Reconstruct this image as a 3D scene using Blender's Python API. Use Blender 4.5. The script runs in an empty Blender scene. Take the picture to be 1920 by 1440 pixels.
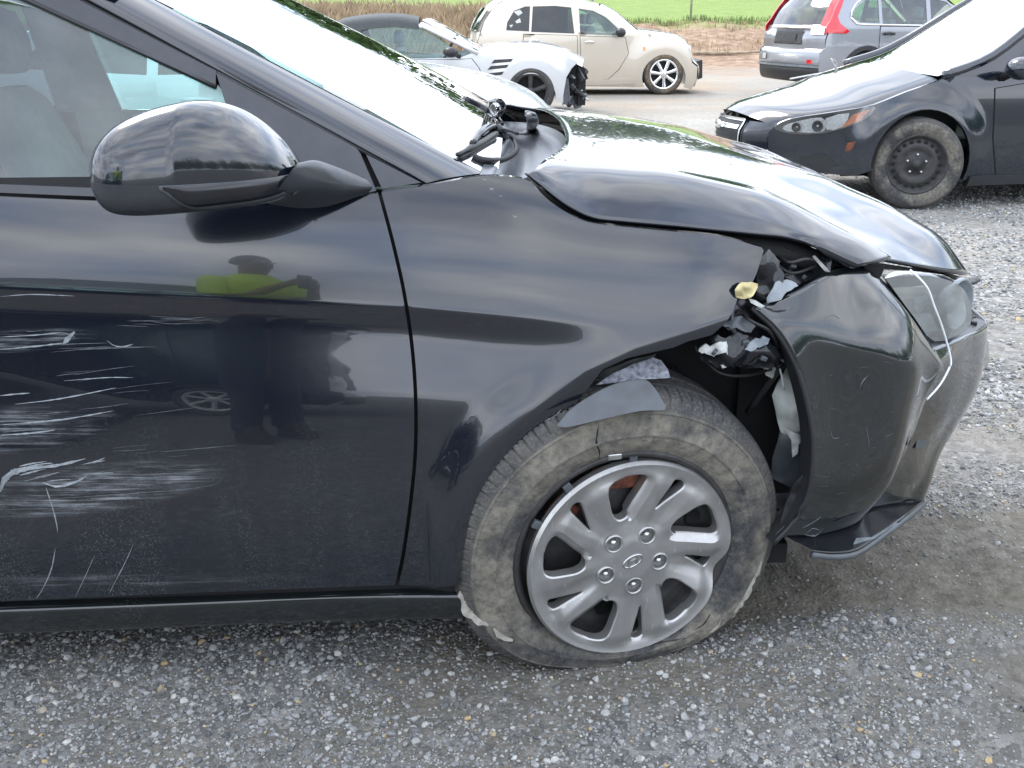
import bpy, bmesh, math, random
import numpy as np
from mathutils import Vector, Matrix, noise
from mathutils.geometry import delaunay_2d_cdt

random.seed(7); RNG = np.random.default_rng(7)
SC = bpy.context.scene
COL = SC.collection
R = math.radians

# ------------------------------------------------------------------ camera, sky, sun, exposure
FPX = 2000.0; PITCH = R(19.4); CAMH = 1.38          # focal length in pixels of a 1920 px wide picture
cam = bpy.data.cameras.new('camera'); cam.sensor_width = 36; cam.lens = FPX / 1920 * 36
cam.clip_start = 0.05; cam.clip_end = 2000
cam_o = bpy.data.objects.new('camera', cam); COL.objects.link(cam_o)
cam_o.location = (0, 0, CAMH); cam_o.rotation_euler = (R(90) - PITCH, 0, 0)
SC.camera = cam_o

SUN_EL = 48; SUN_AZ = -35          # azimuth east of +Y (the way the camera looks), degrees
wd = bpy.data.worlds.new('World'); SC.world = wd; wd.use_nodes = True
nt = wd.node_tree; nt.nodes.clear()
def wn(t, **k):
    n = nt.nodes.new(t)
    for a, b in k.items(): setattr(n, a, b)
    return n
sky = wn('ShaderNodeTexSky', sky_type='NISHITA', sun_disc=False, sun_elevation=R(SUN_EL), sun_rotation=R(SUN_AZ))
sky.air_density = 1.0; sky.dust_density = 2.5; sky.ozone_density = 1.0
tc = wn('ShaderNodeTexCoord')
mp = wn('ShaderNodeMapping'); mp.inputs['Scale'].default_value = (1.0, 1.0, 2.6)
mp.inputs['Rotation'].default_value = (0, 0, R(25))
n1 = wn('ShaderNodeTexNoise'); n1.inputs['Scale'].default_value = 2.6; n1.inputs['Detail'].default_value = 9
n1.inputs['Roughness'].default_value = 0.58; n1.inputs['Distortion'].default_value = 0.5
cr = wn('ShaderNodeValToRGB')
cr.color_ramp.elements[0].position = 0.30; cr.color_ramp.elements[0].color = (0.35, 0.35, 0.35, 1)
cr.color_ramp.elements[1].position = 0.58; cr.color_ramp.elements[1].color = (1, 1, 1, 1)
n2 = wn('ShaderNodeTexNoise'); n2.inputs['Scale'].default_value = 4.0; n2.inputs['Detail'].default_value = 7
cl = wn('ShaderNodeValToRGB')
cl.color_ramp.elements[0].position = 0.30; cl.color_ramp.elements[0].color = (6.2, 7.9, 11.2, 1)
cl.color_ramp.elements[1].position = 0.66; cl.color_ramp.elements[1].color = (17, 17.3, 17.8, 1)
mx = wn('ShaderNodeMixRGB')
bg = wn('ShaderNodeBackground'); bg.inputs['Strength'].default_value = 0.12
wo = wn('ShaderNodeOutputWorld')
L = nt.links.new
L(tc.outputs['Generated'], mp.inputs['Vector']); L(mp.outputs[0], n1.inputs['Vector']); L(mp.outputs[0], n2.inputs['Vector'])
L(n1.outputs['Fac'], cr.inputs[0]); L(n2.outputs['Fac'], cl.inputs[0])
L(cr.outputs[0], mx.inputs[0]); L(sky.outputs[0], mx.inputs[1]); L(cl.outputs[0], mx.inputs[2])
L(mx.outputs[0], bg.inputs[0]); L(bg.outputs[0], wo.inputs[0])

sl = bpy.data.lights.new('sun', 'SUN'); sl.energy = 1.2; sl.angle = R(20); sl.color = (1, 0.97, 0.93)
so = bpy.data.objects.new('sun', sl); COL.objects.link(so); so.location = (0, 0, 30)
sd = Vector((math.sin(R(SUN_AZ)) * math.cos(R(SUN_EL)), math.cos(R(SUN_AZ)) * math.cos(R(SUN_EL)), math.sin(R(SUN_EL))))
so.rotation_euler = (-sd).to_track_quat('-Z', 'Y').to_euler()
vs = SC.view_settings; vs.view_transform = 'Standard'; vs.look = 'None'; vs.exposure = 0.92; vs.gamma = 1; vs.use_curve_mapping = False

# ------------------------------------------------------------------ survey helpers: photo pixel -> point in the place
def pray(px, py):
    fw = Vector((0, math.cos(PITCH), -math.sin(PITCH))); up = Vector((0, math.sin(PITCH), math.cos(PITCH)))
    return fw + Vector((1, 0, 0)) * ((px - 960) / FPX) + up * ((720 - py) / FPX)
class Frame:
    def __init__(s, x, y, yaw, z=0):
        s.O = Vector((x, y, z)); s.yaw = R(yaw); s.Ri = Matrix.Rotation(-s.yaw, 3, 'Z')
        s.o = s.Ri @ (Vector((0, 0, CAMH)) - s.O)
    def P(s, px, py, y=0.0):
        d = s.Ri @ pray(px, py)
        if callable(y):
            c = 0.0
            for _ in range(25):
                p = s.o + d * ((c - s.o.y) / d.y); c = 0.5 * c + 0.5 * y(p.x, p.z)
        else: c = y
        return s.o + d * ((c - s.o.y) / d.y)
    def Z(s, px, py, z):
        d = s.Ri @ pray(px, py); return s.o + d * ((z - s.o.z) / d.z)
    def X(s, px, py, x):
        d = s.Ri @ pray(px, py); return s.o + d * ((x - s.o.x) / d.x)
def ground(px, py, z=0.0):
    d = pray(px, py); return Vector((0, 0, CAMH)) + d * ((z - CAMH) / d.z)

def cat(pts, n=8, closed=False):
    """Catmull-Rom through points, n steps per span."""
    P = [np.array(p, float) for p in pts]; m = len(P); out = []
    for i in range(m if closed else m - 1):
        p1, p2 = P[i], P[(i + 1) % m]
        p0 = P[(i - 1) % m] if (closed or i > 0) else 2 * p1 - p2
        p3 = P[(i + 2) % m] if (closed or i < m - 2) else 2 * p2 - p1
        for k in range(n):
            t = k / n
            out.append(0.5 * (2 * p1 + (p2 - p0) * t + (2 * p0 - 5 * p1 + 4 * p2 - p3) * t * t + (3 * p1 - p0 - 3 * p2 + p3) * t ** 3))
    if not closed: out.append(P[-1])
    return out
def resample(pts, n):
    A = np.array(pts, float); s = np.r_[0, np.cumsum(np.linalg.norm(np.diff(A, axis=0), axis=1))]
    t = np.linspace(0, s[-1], n); return np.stack([np.interp(t, s, A[:, k]) for k in range(A.shape[1])], 1)
def lerp(a, b, t): return a + (b - a) * t
def sst(a, b, x):
    t = min(1.0, max(0.0, (x - a) / (b - a))); return t * t * (3 - 2 * t)

# ------------------------------------------------------------------ materials
MATS = {}
def newmat(name):
    m = bpy.data.materials.new(name); m.use_nodes = True; MATS[name] = m
    return m, m.node_tree, m.node_tree.nodes['Principled BSDF']
def N(t, typ, **k):
    n = t.nodes.new(typ)
    for a, b in k.items():
        if a in n.inputs: n.inputs[a].default_value = b
        else: setattr(n, a, b)
    return n
def ramp(t, src, stops):
    r = t.nodes.new('ShaderNodeValToRGB'); e = r.color_ramp.elements
    while len(e) < len(stops): e.new(0.5)
    for el, (p, c) in zip(e, stops):
        el.position = p; el.color = (c, c, c, 1) if isinstance(c, (int, float)) else (*c, 1)
    t.links.new(src, r.inputs[0]); return r.outputs[0]
def mixc(t, fac, a, b, mode='MIX'):
    m = t.nodes.new('ShaderNodeMixRGB'); m.blend_type = mode
    for i, v in ((0, fac), (1, a), (2, b)):
        if hasattr(v, 'is_output'): t.links.new(v, m.inputs[i])
        elif i == 0: m.inputs[0].default_value = v
        else: m.inputs[i].default_value = (*v, 1) if len(v) == 3 else v
    return m.outputs[0]
def mth(t, op, a, b=0.0):
    m = t.nodes.new('ShaderNodeMath'); m.operation = op
    for i, v in ((0, a), (1, b)):
        if hasattr(v, 'is_output'): t.links.new(v, m.inputs[i])
        else: m.inputs[i].default_value = v
    return m.outputs[0]
def tnoise(t, scale, detail=5, vec=(1, 1, 1), rough=0.55, off=(0, 0, 0)):
    c = t.nodes.new('ShaderNodeTexCoord'); mpn = t.nodes.new('ShaderNodeMapping')
    mpn.inputs['Scale'].default_value = vec; mpn.inputs['Location'].default_value = off
    t.links.new(c.outputs['Object'], mpn.inputs['Vector'])
    n = N(t, 'ShaderNodeTexNoise', Scale=scale, Detail=detail, Roughness=rough)
    t.links.new(mpn.outputs[0], n.inputs['Vector']); return n.outputs['Fac']
def objz(t, axis='Z'):
    c = t.nodes.new('ShaderNodeTexCoord'); s = t.nodes.new('ShaderNodeSeparateXYZ')
    t.links.new(c.outputs['Object'], s.inputs[0]); return s.outputs[axis]
def bump(t, b, h, strength=0.3, dist=0.01):
    n = N(t, 'ShaderNodeBump', Strength=strength, Distance=dist); t.links.new(h, n.inputs['Height']); t.links.new(n.outputs[0], b.inputs['Normal'])
def simple(name, col, rough=0.5, metal=0.0, var=0.15, scale=20, spec=0.5, bmp=0.0, coat=0.0, bscale=200):
    m, t, b = newmat(name)
    f = tnoise(t, scale)
    c = mixc(t, ramp(t, f, [(0.3, 0.0), (0.7, 1.0)]), tuple(x * (1 - var) for x in col), tuple(min(1, x * (1 + var)) for x in col))
    t.links.new(c, b.inputs['Base Color'])
    b.inputs['Roughness'].default_value = rough; b.inputs['Metallic'].default_value = metal
    b.inputs['Specular IOR Level'].default_value = spec; b.inputs['Coat Weight'].default_value = coat; b.inputs['Coat Roughness'].default_value = 0.03
    if bmp: bump(t, b, tnoise(t, bscale), bmp, 0.003)
    return m
def carpaint(name, col, dust=0.0, scuff=False, metal=0.0, rough=0.12, dustcol=(0.22, 0.21, 0.19), z0=0.25, z1=0.75):
    """clear-coated paint with dust speckle and run-down grime streaks near the sills"""
    m, t, b = newmat(name)
    sp = ramp(t, tnoise(t, 260, 2), [(0.52, 0.0), (0.70, 1.0)])
    stk = ramp(t, tnoise(t, 9, 5, (1, 1, 0.12)), [(0.42, 0.0), (0.68, 1.0)])
    film = ramp(t, tnoise(t, 3.0, 6), [(0.3, 0.3), (0.75, 1.0)])
    low = ramp(t, objz(t), [(0.0, 1.0), (z0, 1.0), (z1, 0.10), (1.0, 0.03)])
    d = mth(t, 'MULTIPLY', mth(t, 'ADD', mth(t, 'MULTIPLY', sp, stk), mth(t, 'MULTIPLY', film, 0.10)), low)
    d = mth(t, 'MULTIPLY', d, dust)
    if scuff:                      # rubbed-through band where another car scraped along the door
        x_ = objz(t, 'X'); z_ = objz(t, 'Z')
        def blob(cx, cz, rx, rz, sl):
            a = mth(t, 'DIVIDE', mth(t, 'ADD', x_, -cx), rx); zz = mth(t, 'ADD', mth(t, 'SUBTRACT', z_, mth(t, 'MULTIPLY', mth(t, 'ADD', x_, -cx), sl)), -cz)
            e = mth(t, 'ADD', mth(t, 'MULTIPLY', a, a), mth(t, 'POWER', mth(t, 'ABSOLUTE', mth(t, 'DIVIDE', zz, rz)), 2.0))
            return mth(t, 'MAXIMUM', mth(t, 'SUBTRACT', 1.0, e), 0.0)
        zone = mth(t, 'ADD', mth(t, 'MULTIPLY', blob(-1.10, .475, .30, .055, .12), 1.0), mth(t, 'ADD', mth(t, 'MULTIPLY', blob(-1.24, .60, .24, .05, .08), .75), mth(t, 'ADD', mth(t, 'MULTIPLY', blob(-1.24, .775, .22, .025, .05), .6), mth(t, 'MULTIPLY', blob(-1.15, .27, .5, .02, .0), .30))))
        str_ = ramp(t, tnoise(t, 5.0, 6, (1, 1, 34), .7), [(0.48, 0.0), (0.66, 1.0)])
        brk_ = ramp(t, tnoise(t, 14, 4, (1, 1, 2)), [(0.35, 0.2), (0.65, 1.0)])
        cloud_ = ramp(t, tnoise(t, 11, 7, (1, 1, 5), .7), [(0.45, 0.0), (0.75, .5)])
        f_ = mth(t, 'MULTIPLY', mth(t, 'MULTIPLY', zone, mth(t, 'ADD', str_, cloud_)), mth(t, 'MULTIPLY', brk_, 1.2))
        d = mth(t, 'MINIMUM', mth(t, 'ADD', d, f_), 1.0)
    c = mixc(t, d, col, dustcol); t.links.new(c, b.inputs['Base Color'])
    b.inputs['Metallic'].default_value = metal
    t.links.new(mth(t, 'ADD', mth(t, 'MULTIPLY', d, 0.6), rough), b.inputs['Roughness'])
    b.inputs['Coat Weight'].default_value = 1.0
    t.links.new(mth(t, 'ADD', mth(t, 'MULTIPLY', d, 0.5), 0.015), b.inputs['Coat Roughness'])
    bump(t, b, tnoise(t, 420, 2), 0.012, 0.002)
    return m
def glassmat(name, tint=(0.72, 0.83, 0.80), dirt_haze=0.03, ior=1.5):
    m, t, b = newmat(name); t.nodes.remove(b); out = t.nodes['Material Output']
    tr = N(t, 'ShaderNodeBsdfTransparent'); tr.inputs[0].default_value = (*tint, 1)
    gl = N(t, 'ShaderNodeBsdfGlossy'); gl.inputs['Roughness'].default_value = 0.0
    df = N(t, 'ShaderNodeBsdfDiffuse'); df.inputs[0].default_value = (0.55, 0.58, 0.56, 1)
    fr = N(t, 'ShaderNodeFresnel'); fr.inputs['IOR'].default_value = ior
    a = N(t, 'ShaderNodeMixShader'); c = N(t, 'ShaderNodeMixShader')
    dn = mth(t, 'MULTIPLY', ramp(t, tnoise(t, 6, 6), [(0.3, 0.4), (0.7, 1.0)]), dirt_haze)  # pale diffuse veil: dirt, and sky reflection painted into the side windows
    t.links.new(dn, a.inputs[0]); t.links.new(tr.outputs[0], a.inputs[1]); t.links.new(df.outputs[0], a.inputs[2])
    f2 = mth(t, 'MULTIPLY', fr.outputs[0], 1.9); f2 = mth(t, 'MINIMUM', f2, 1.0)
    t.links.new(f2, c.inputs[0]); t.links.new(a.outputs[0], c.inputs[1]); t.links.new(gl.outputs[0], c.inputs[2])
    t.links.new(c.outputs[0], out.inputs[0]); return m

# ------------------------------------------------------------------ object builders
def link(name, me, mat=None, parent=None, smooth=True):
    if mat is not None: me.materials.append(MATS[mat] if isinstance(mat, str) else mat)
    if smooth: me.shade_smooth()
    o = bpy.data.objects.new(name, me); COL.objects.link(o)
    if parent is not None: o.parent = parent
    return o
def mesh(name, V, Fc, mat=None, parent=None, smooth=True):
    me = bpy.data.meshes.new(name); me.from_pydata([tuple(v) for v in V], [], [tuple(f) for f in Fc]); me.update()
    return link(name, me, mat, parent, smooth)
def tag(o, label=None, category=None, group=None, kind=None):
    for k, v in (('label', label), ('category', category), ('group', group), ('kind', kind)):
        if v: o[k] = v
    return o
def thing(name, label, category, loc=(0, 0, 0), yaw=0.0, group=None):
    o = bpy.data.objects.new(name, None); COL.objects.link(o); o.location = loc; o.rotation_euler = (0, 0, yaw)
    o.empty_display_size = 0.1
    return tag(o, label, category, group)
def inside(poly, x, y):
    c = False; n = len(poly); j = n - 1
    for i in range(n):
        xi, yi = poly[i]; xj, yj = poly[j]
        if (yi > y) != (yj > y) and x < (xj - xi) * (y - yi) / (yj - yi) + xi: c = not c
        j = i
    return c
def np_inside(poly, X, Y):
    A = np.array(poly); B = np.roll(A, 1, 0); c = np.zeros(X.shape, bool)
    for (xi, yi), (xj, yj) in zip(A, B):
        if yi == yj: continue
        k = ((yi > Y) != (yj > Y)) & (X < (xj - xi) * (Y - yi) / (yj - yi) + xi); c ^= k
    return c
def edge_dist(poly, X, Y):
    A = np.array(poly); B = np.roll(A, -1, 0); D = np.full(X.shape, 1e9)
    for (x0, y0), (x1, y1) in zip(A, B):
        dx, dy = x1 - x0, y1 - y0; l = dx * dx + dy * dy + 1e-12
        t = np.clip(((X - x0) * dx + (Y - y0) * dy) / l, 0, 1)
        D = np.minimum(D, np.hypot(X - x0 - t * dx, Y - y0 - t * dy))
    return D
def densify(poly, step, closed=True):
    out = []; n = len(poly)
    for i in range(n if closed else n - 1):
        a = np.array(poly[i], float); b = np.array(poly[(i + 1) % n], float); k = max(1, int(np.linalg.norm(b - a) / step))
        for j in range(k): out.append(tuple(a + (b - a) * j / k))
    if not closed: out.append(tuple(poly[-1]))
    return out
def cdt(outline, step, holes=(), lines=()):
    """triangulate a flat outline with holes and an inner grid; returns verts2d, tris, list of boundary loops"""
    loops = [densify(outline, step)] + [densify(h, step) for h in holes]
    V = []; E = []; 
    for lp in loops:
        b = len(V); V += lp; E += [(b + i, b + (i + 1) % len(lp)) for i in range(len(lp))]
    A = np.array(outline); x0, z0 = A.min(0); x1, z1 = A.max(0)
    gx, gz = np.meshgrid(np.arange(x0 + step / 2, x1, step), np.arange(z0 + step / 2, z1, step)); gx = gx.ravel(); gz = gz.ravel()
    k = np_inside(loops[0], gx, gz) & (edge_dist(loops[0], gx, gz) > step * 0.45)
    for h in loops[1:]: k &= (~np_inside(h, gx, gz)) & (edge_dist(h, gx, gz) > step * 0.45)
    for ln in lines:
        LN = np.array(densify(ln, step * .8, False)); q = np_inside(loops[0], LN[:, 0], LN[:, 1]) & (edge_dist(loops[0], LN[:, 0], LN[:, 1]) > step * .3)
        k &= edge_dist(list(map(tuple, LN)) + list(map(tuple, LN[::-1])), gx, gz) > step * .5
        b = len(V); idx = {}
        for i in range(len(LN)):
            if q[i]: idx[i] = len(V); V.append(tuple(LN[i]))
        E += [(idx[i], idx[i + 1]) for i in range(len(LN) - 1) if q[i] and q[i + 1]]
    V += list(zip(gx[k], gz[k]))
    vv, ee, ff, ov, oe, of = delaunay_2d_cdt([Vector(v) for v in V], E, [], 0, 1e-6)
    F2 = []
    vv = [(v.x, v.y) for v in vv]
    C = np.array([[(vv[f[0]][0] + vv[f[1]][0] + vv[f[2]][0]) / 3, (vv[f[0]][1] + vv[f[1]][1] + vv[f[2]][1]) / 3] for f in ff])
    keep = np_inside(loops[0], C[:, 0], C[:, 1])
    for h in loops[1:]: keep &= ~np_inside(h, C[:, 0], C[:, 1])
    F2 = [list(f) for f, q in zip(ff, keep) if q]
    return vv, F2, loops
def panel(name, outline, surf, mat, parent, step=0.02, flange=0.014, holes=(), off=0.0, side=-1, W=0.0, lines=()):
    """sheet panel lying on the lateral surface y = surf(x, z); side -1 faces -y, +1 is the mirrored far side of a body W wide"""
    vv, F2, loops = cdt(outline, step, holes, lines)
    def Y(x, z): return surf(x, z) + off
    V = []; Nn = []; h = 0.004
    for x, z in vv:
        y = Y(x, z); gx = (Y(x + h, z) - Y(x - h, z)) / (2 * h); gz = (Y(x, z + h) - Y(x, z - h)) / (2 * h)
        n = Vector((gx, -1, gz)).normalized(); V.append([x, y, z]); Nn.append(n)
    Fc = []
    for f in F2:
        a, b, c = [vv[i] for i in f]
        s = (b[0] - a[0]) * (c[1] - a[1]) - (b[1] - a[1]) * (c[0] - a[0])
        Fc.append(f if s > 0 else f[::-1])
    if flange:
        for li, lp in enumerate(loops):
            A = np.array(lp); area = np.sum(A[:, 0] * np.roll(A[:, 1], -1) - A[:, 1] * np.roll(A[:, 0], -1))
            b = len(V); m = len(lp)
            for x, z in lp: V.append([x, Y(x, z), z])
            for x, z in lp: V.append([x, Y(x, z) + flange, z])
            for i in range(m):
                p, q = lp[i], lp[(i + 1) % m]; nn = Vector((q[1] - p[1], 0, -(q[0] - p[0])))
                if (area < 0) != (li > 0): nn = -nn
                Nn.append(nn.normalized() if nn.length > 0 else Vector((0, -1, 0)))
            Nn += Nn[-m:]
            for i in range(m):
                j = (i + 1) % m; q = [b + i, b + j, b + m + j, b + m + i]
                if (area > 0) != (li > 0): q = q[::-1]
                Fc.append(q)
    if side > 0:
        V = [[x, W - y, z] for x, y, z in V]; Fc = [f[::-1] for f in Fc]; Nn = [Vector((n.x, -n.y, n.z)) for n in Nn]
    o = mesh(name, V, Fc, mat, parent)
    o.data.normals_split_custom_set_from_vertices([tuple(n) for n in Nn])
    return o
def grid_mesh(name, G, mat, parent, close_u=False, close_v=False, thick=0.0, flip=False, smooth=True):
    """G[i][j] -> points; quads"""
    nu, nv = len(G), len(G[0]); V = [tuple(p) for r in G for p in r]; Fc = []
    for i in range(nu if close_u else nu - 1):
        for j in range(nv if close_v else nv - 1):
            a = i * nv + j; b = i * nv + (j + 1) % nv; c = ((i + 1) % nu) * nv + (j + 1) % nv; d = ((i + 1) % nu) * nv + j
            Fc.append((d, c, b, a) if flip else (a, b, c, d))
    o = mesh(name, V, Fc, mat, parent, smooth)
    if thick:
        md = o.modifiers.new('thickness', 'SOLIDIFY'); md.thickness = abs(thick); md.offset = -1 if thick > 0 else 1
    return o
def loft(name, rails, mat, parent, nu=24, nv=8, thick=0.0, flip=False, fn=None):
    """rails: list of polylines; each smoothed and resampled to nu, then splined across with nv steps per span"""
    Rs = [resample(cat(r, 8), nu) for r in rails]
    G = []
    for i in range(nu):
        row = cat([r[i] for r in Rs], nv)
        if fn: row = [fn(np.array(p)) for p in row]
        G.append(row)
    return grid_mesh(name, G, mat, parent, thick=thick, flip=flip)
def box(name, c, s, mat, parent=None, rot=None, bev=0.0):
    bm = bmesh.new(); bmesh.ops.create_cube(bm, size=1)
    bmesh.ops.scale(bm, vec=s, verts=bm.verts)
    if bev: bmesh.ops.bevel(bm, geom=bm.edges[:], offset=bev, segments=2, profile=0.7, affect='EDGES')
    if rot: bmesh.ops.rotate(bm, verts=bm.verts, cent=(0, 0, 0), matrix=Matrix.Rotation(rot[0], 3, 'X') @ Matrix.Rotation(rot[1], 3, 'Y') @ Matrix.Rotation(rot[2], 3, 'Z'))
    bmesh.ops.translate(bm, verts=bm.verts, vec=c)
    me = bpy.data.meshes.new(name); bm.to_mesh(me); bm.free(); return link(name, me, mat, parent, bool(bev))
def tube(name, pts, r, mat, parent=None, seg=8, flat=1.0, smooth_n=0):
    if smooth_n: pts = cat(pts, smooth_n)
    P = [Vector(p) for p in pts]; G = []
    for i, p in enumerate(P):
        t = (P[min(i + 1, len(P) - 1)] - P[max(i - 1, 0)]).normalized()
        ref = Vector((0, 0, 1)) if abs(t.z) < 0.9 else Vector((1, 0, 0))
        u = t.cross(ref).normalized(); v = u.cross(t).normalized()
        rr = r[i * (len(r) - 1) // max(1, len(P) - 1)] if isinstance(r, (list, tuple)) else r
        G.append([p + (u * math.cos(a) + v * math.sin(a) * flat) * rr for a in [2 * math.pi * k / seg for k in range(seg)]])
    nu = len(G); V = [tuple(q) for g in G for q in g]; Fc = []
    for i in range(nu - 1):
        for j in range(seg):
            Fc.append((i * seg + j, i * seg + (j + 1) % seg, (i + 1) * seg + (j + 1) % seg, (i + 1) * seg + j))
    Fc.append(tuple(range(seg))[::-1]); Fc.append(tuple((nu - 1) * seg + k for k in range(seg)))
    return mesh(name, V, Fc, mat, parent)
def lathe(name, sec, mat, parent=None, seg=48, axis='y', loc=(0, 0, 0), closed=False, flip=False):
    """section list of (radius, along-axis)"""
    G = []
    for i in range(seg):
        a = 2 * math.pi * i / seg
        G.append([(loc[0] + r * math.cos(a), loc[1] + y, loc[2] + r * math.sin(a)) if axis == 'y' else (loc[0] + r * math.cos(a), loc[1] + r * math.sin(a), loc[2] + y) for r, y in sec])
    return grid_mesh(name, G, mat, parent, close_u=True, close_v=closed, flip=flip)
def ribbon(name, pts, surf, width, mat, parent, off=-0.0007, frame=None, taper=True):
    """thin mark following the lateral surface, tapering at its ends; pts are (x, z)"""
    P = [np.array(p[:2]) for p in pts]; V = []; Fc = []; n = len(P)
    for i in range(n):
        t = P[min(i + 1, n - 1)] - P[max(i - 1, 0)]; l = np.linalg.norm(t) + 1e-9; nn = np.array([-t[1], t[0]]) / l
        w = width * (math.sin(math.pi * (i + 0.3) / (n - 0.4)) ** 0.6 if taper else 1) / 2 * (0.7 + 0.6 * random.random())
        for s in (-1, 1):
            q = P[i] + nn * w * s; V.append((q[0], surf(q[0], q[1]) + off, q[1]))
    for i in range(n - 1): Fc.append((2 * i, 2 * i + 1, 2 * i + 3, 2 * i + 2))
    return V, Fc
# ------------------------------------------------------------------ shared materials
carpaint('black_paint', (0.004, 0.0062, 0.0115), dust=0.22, rough=0.15)
carpaint('scraped_paint', (0.004, 0.0062, 0.0115), dust=0.24, rough=0.15, scuff=True, dustcol=(0.24, 0.26, 0.28))
carpaint('dusty_black_paint', (0.006, 0.009, 0.010), dust=0.15, rough=0.14, z0=0.4, z1=0.9)
carpaint('dark_navy_paint', (0.005, 0.009, 0.017), dust=0.18)
carpaint('silver_paint', (0.62, 0.63, 0.64), dust=0.25, metal=0.35, rough=0.3)
carpaint('white_silver_paint', (0.74, 0.75, 0.75), dust=0.15, metal=0.15, rough=0.3)
carpaint('gold_paint', (0.56, 0.50, 0.41), dust=0.35, metal=0.4, rough=0.32)
carpaint('grey_paint', (0.27, 0.28, 0.305), dust=0.3, metal=0.5, rough=0.3)
carpaint('charcoal_paint', (0.045, 0.05, 0.058), dust=0.3, metal=0.3, rough=0.3)
simple('satin_trim', (0.035, 0.038, 0.044), 0.22, bmp=0.04)
simple('black_plastic', (0.018, 0.019, 0.021), 0.45, bmp=0.12)
simple('gloss_plastic', (0.012, 0.013, 0.016), 0.16, bmp=0.02)
simple('worn_rubber', (0.25, 0.235, 0.205), 0.9, var=.3, scale=60, bmp=.3)
simple('grey_plastic', (0.066, 0.074, 0.082), 0.38, bmp=0.1, var=0.2)
simple('cowl_plastic', (0.075, 0.083, 0.098), 0.24, bmp=0.05)
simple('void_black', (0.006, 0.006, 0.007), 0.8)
simple('rubber_seal', (0.012, 0.012, 0.013), 0.55)
simple('felt', (0.20, 0.21, 0.24), 0.95, var=0.6, scale=90, bmp=0.9, bscale=120)
simple('pale_plastic', (0.42, 0.45, 0.42), 0.35, var=0.3, scale=14, bmp=0.2, bscale=30)
simple('shard_grey', (0.20, 0.225, 0.245), 0.2, var=0.3, scale=30)
simple('torn_white', (0.46, 0.47, 0.45), 0.45, var=0.25, scale=60, bmp=0.3)
simple('tan_foam', (0.55, 0.47, 0.24), 0.7, var=0.35, scale=40, bmp=0.3)
simple('white_wire', (0.75, 0.77, 0.78), 0.35, var=0.1)
simple('steel_black', (0.028, 0.027, 0.027), 0.55, var=0.5, scale=25, bmp=0.25)
simple('rust', (0.16, 0.055, 0.03), 0.9, var=0.6, scale=45, bmp=0.6)
simple('bare_metal', (0.55, 0.55, 0.54), 0.32, metal=1.0, var=0.2)
simple('chrome', (0.82, 0.83, 0.84), 0.08, metal=1.0, var=0.05)
simple('seat_cloth', (0.22, 0.23, 0.23), 0.85, bmp=0.3)
simple('seat_light', (0.30, 0.31, 0.30), 0.85, bmp=0.3)
simple('dash_plastic', (0.06, 0.065, 0.068), 0.6)
simple('cabin_lining', (0.34, 0.35, 0.34), 0.85)
simple('scratch_white', (0.21, 0.23, 0.245), 0.6, var=0.3, scale=120)
simple('scratch_dim', (0.085, 0.095, 0.105), 0.6, var=0.4, scale=120)
simple('red_lens', (0.55, 0.012, 0.02), 0.10, coat=1.0)
simple('amber_lens', (0.75, 0.22, 0.03), 0.15, coat=1.0)
simple('white_lens', (0.75, 0.76, 0.76), 0.12, coat=1.0, var=0.2, scale=60)
simple('canvas_top', (0.055, 0.06, 0.062), 0.8, bmp=0.3)
glassmat('side_glass', (0.58, 0.81, 0.79), 0.13)  # veil raised to paint in the pale sky reflection
glassmat('windscreen_glass', (0.60, 0.75, 0.70), 0.10)
glassmat('tinted_glass', (0.13, 0.15, 0.16), 0.05)
glassmat('hazy_lens', (0.80, 0.83, 0.81), 0.36)
glassmat('clear_lens', (0.92, 0.93, 0.93), 0.10)

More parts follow.
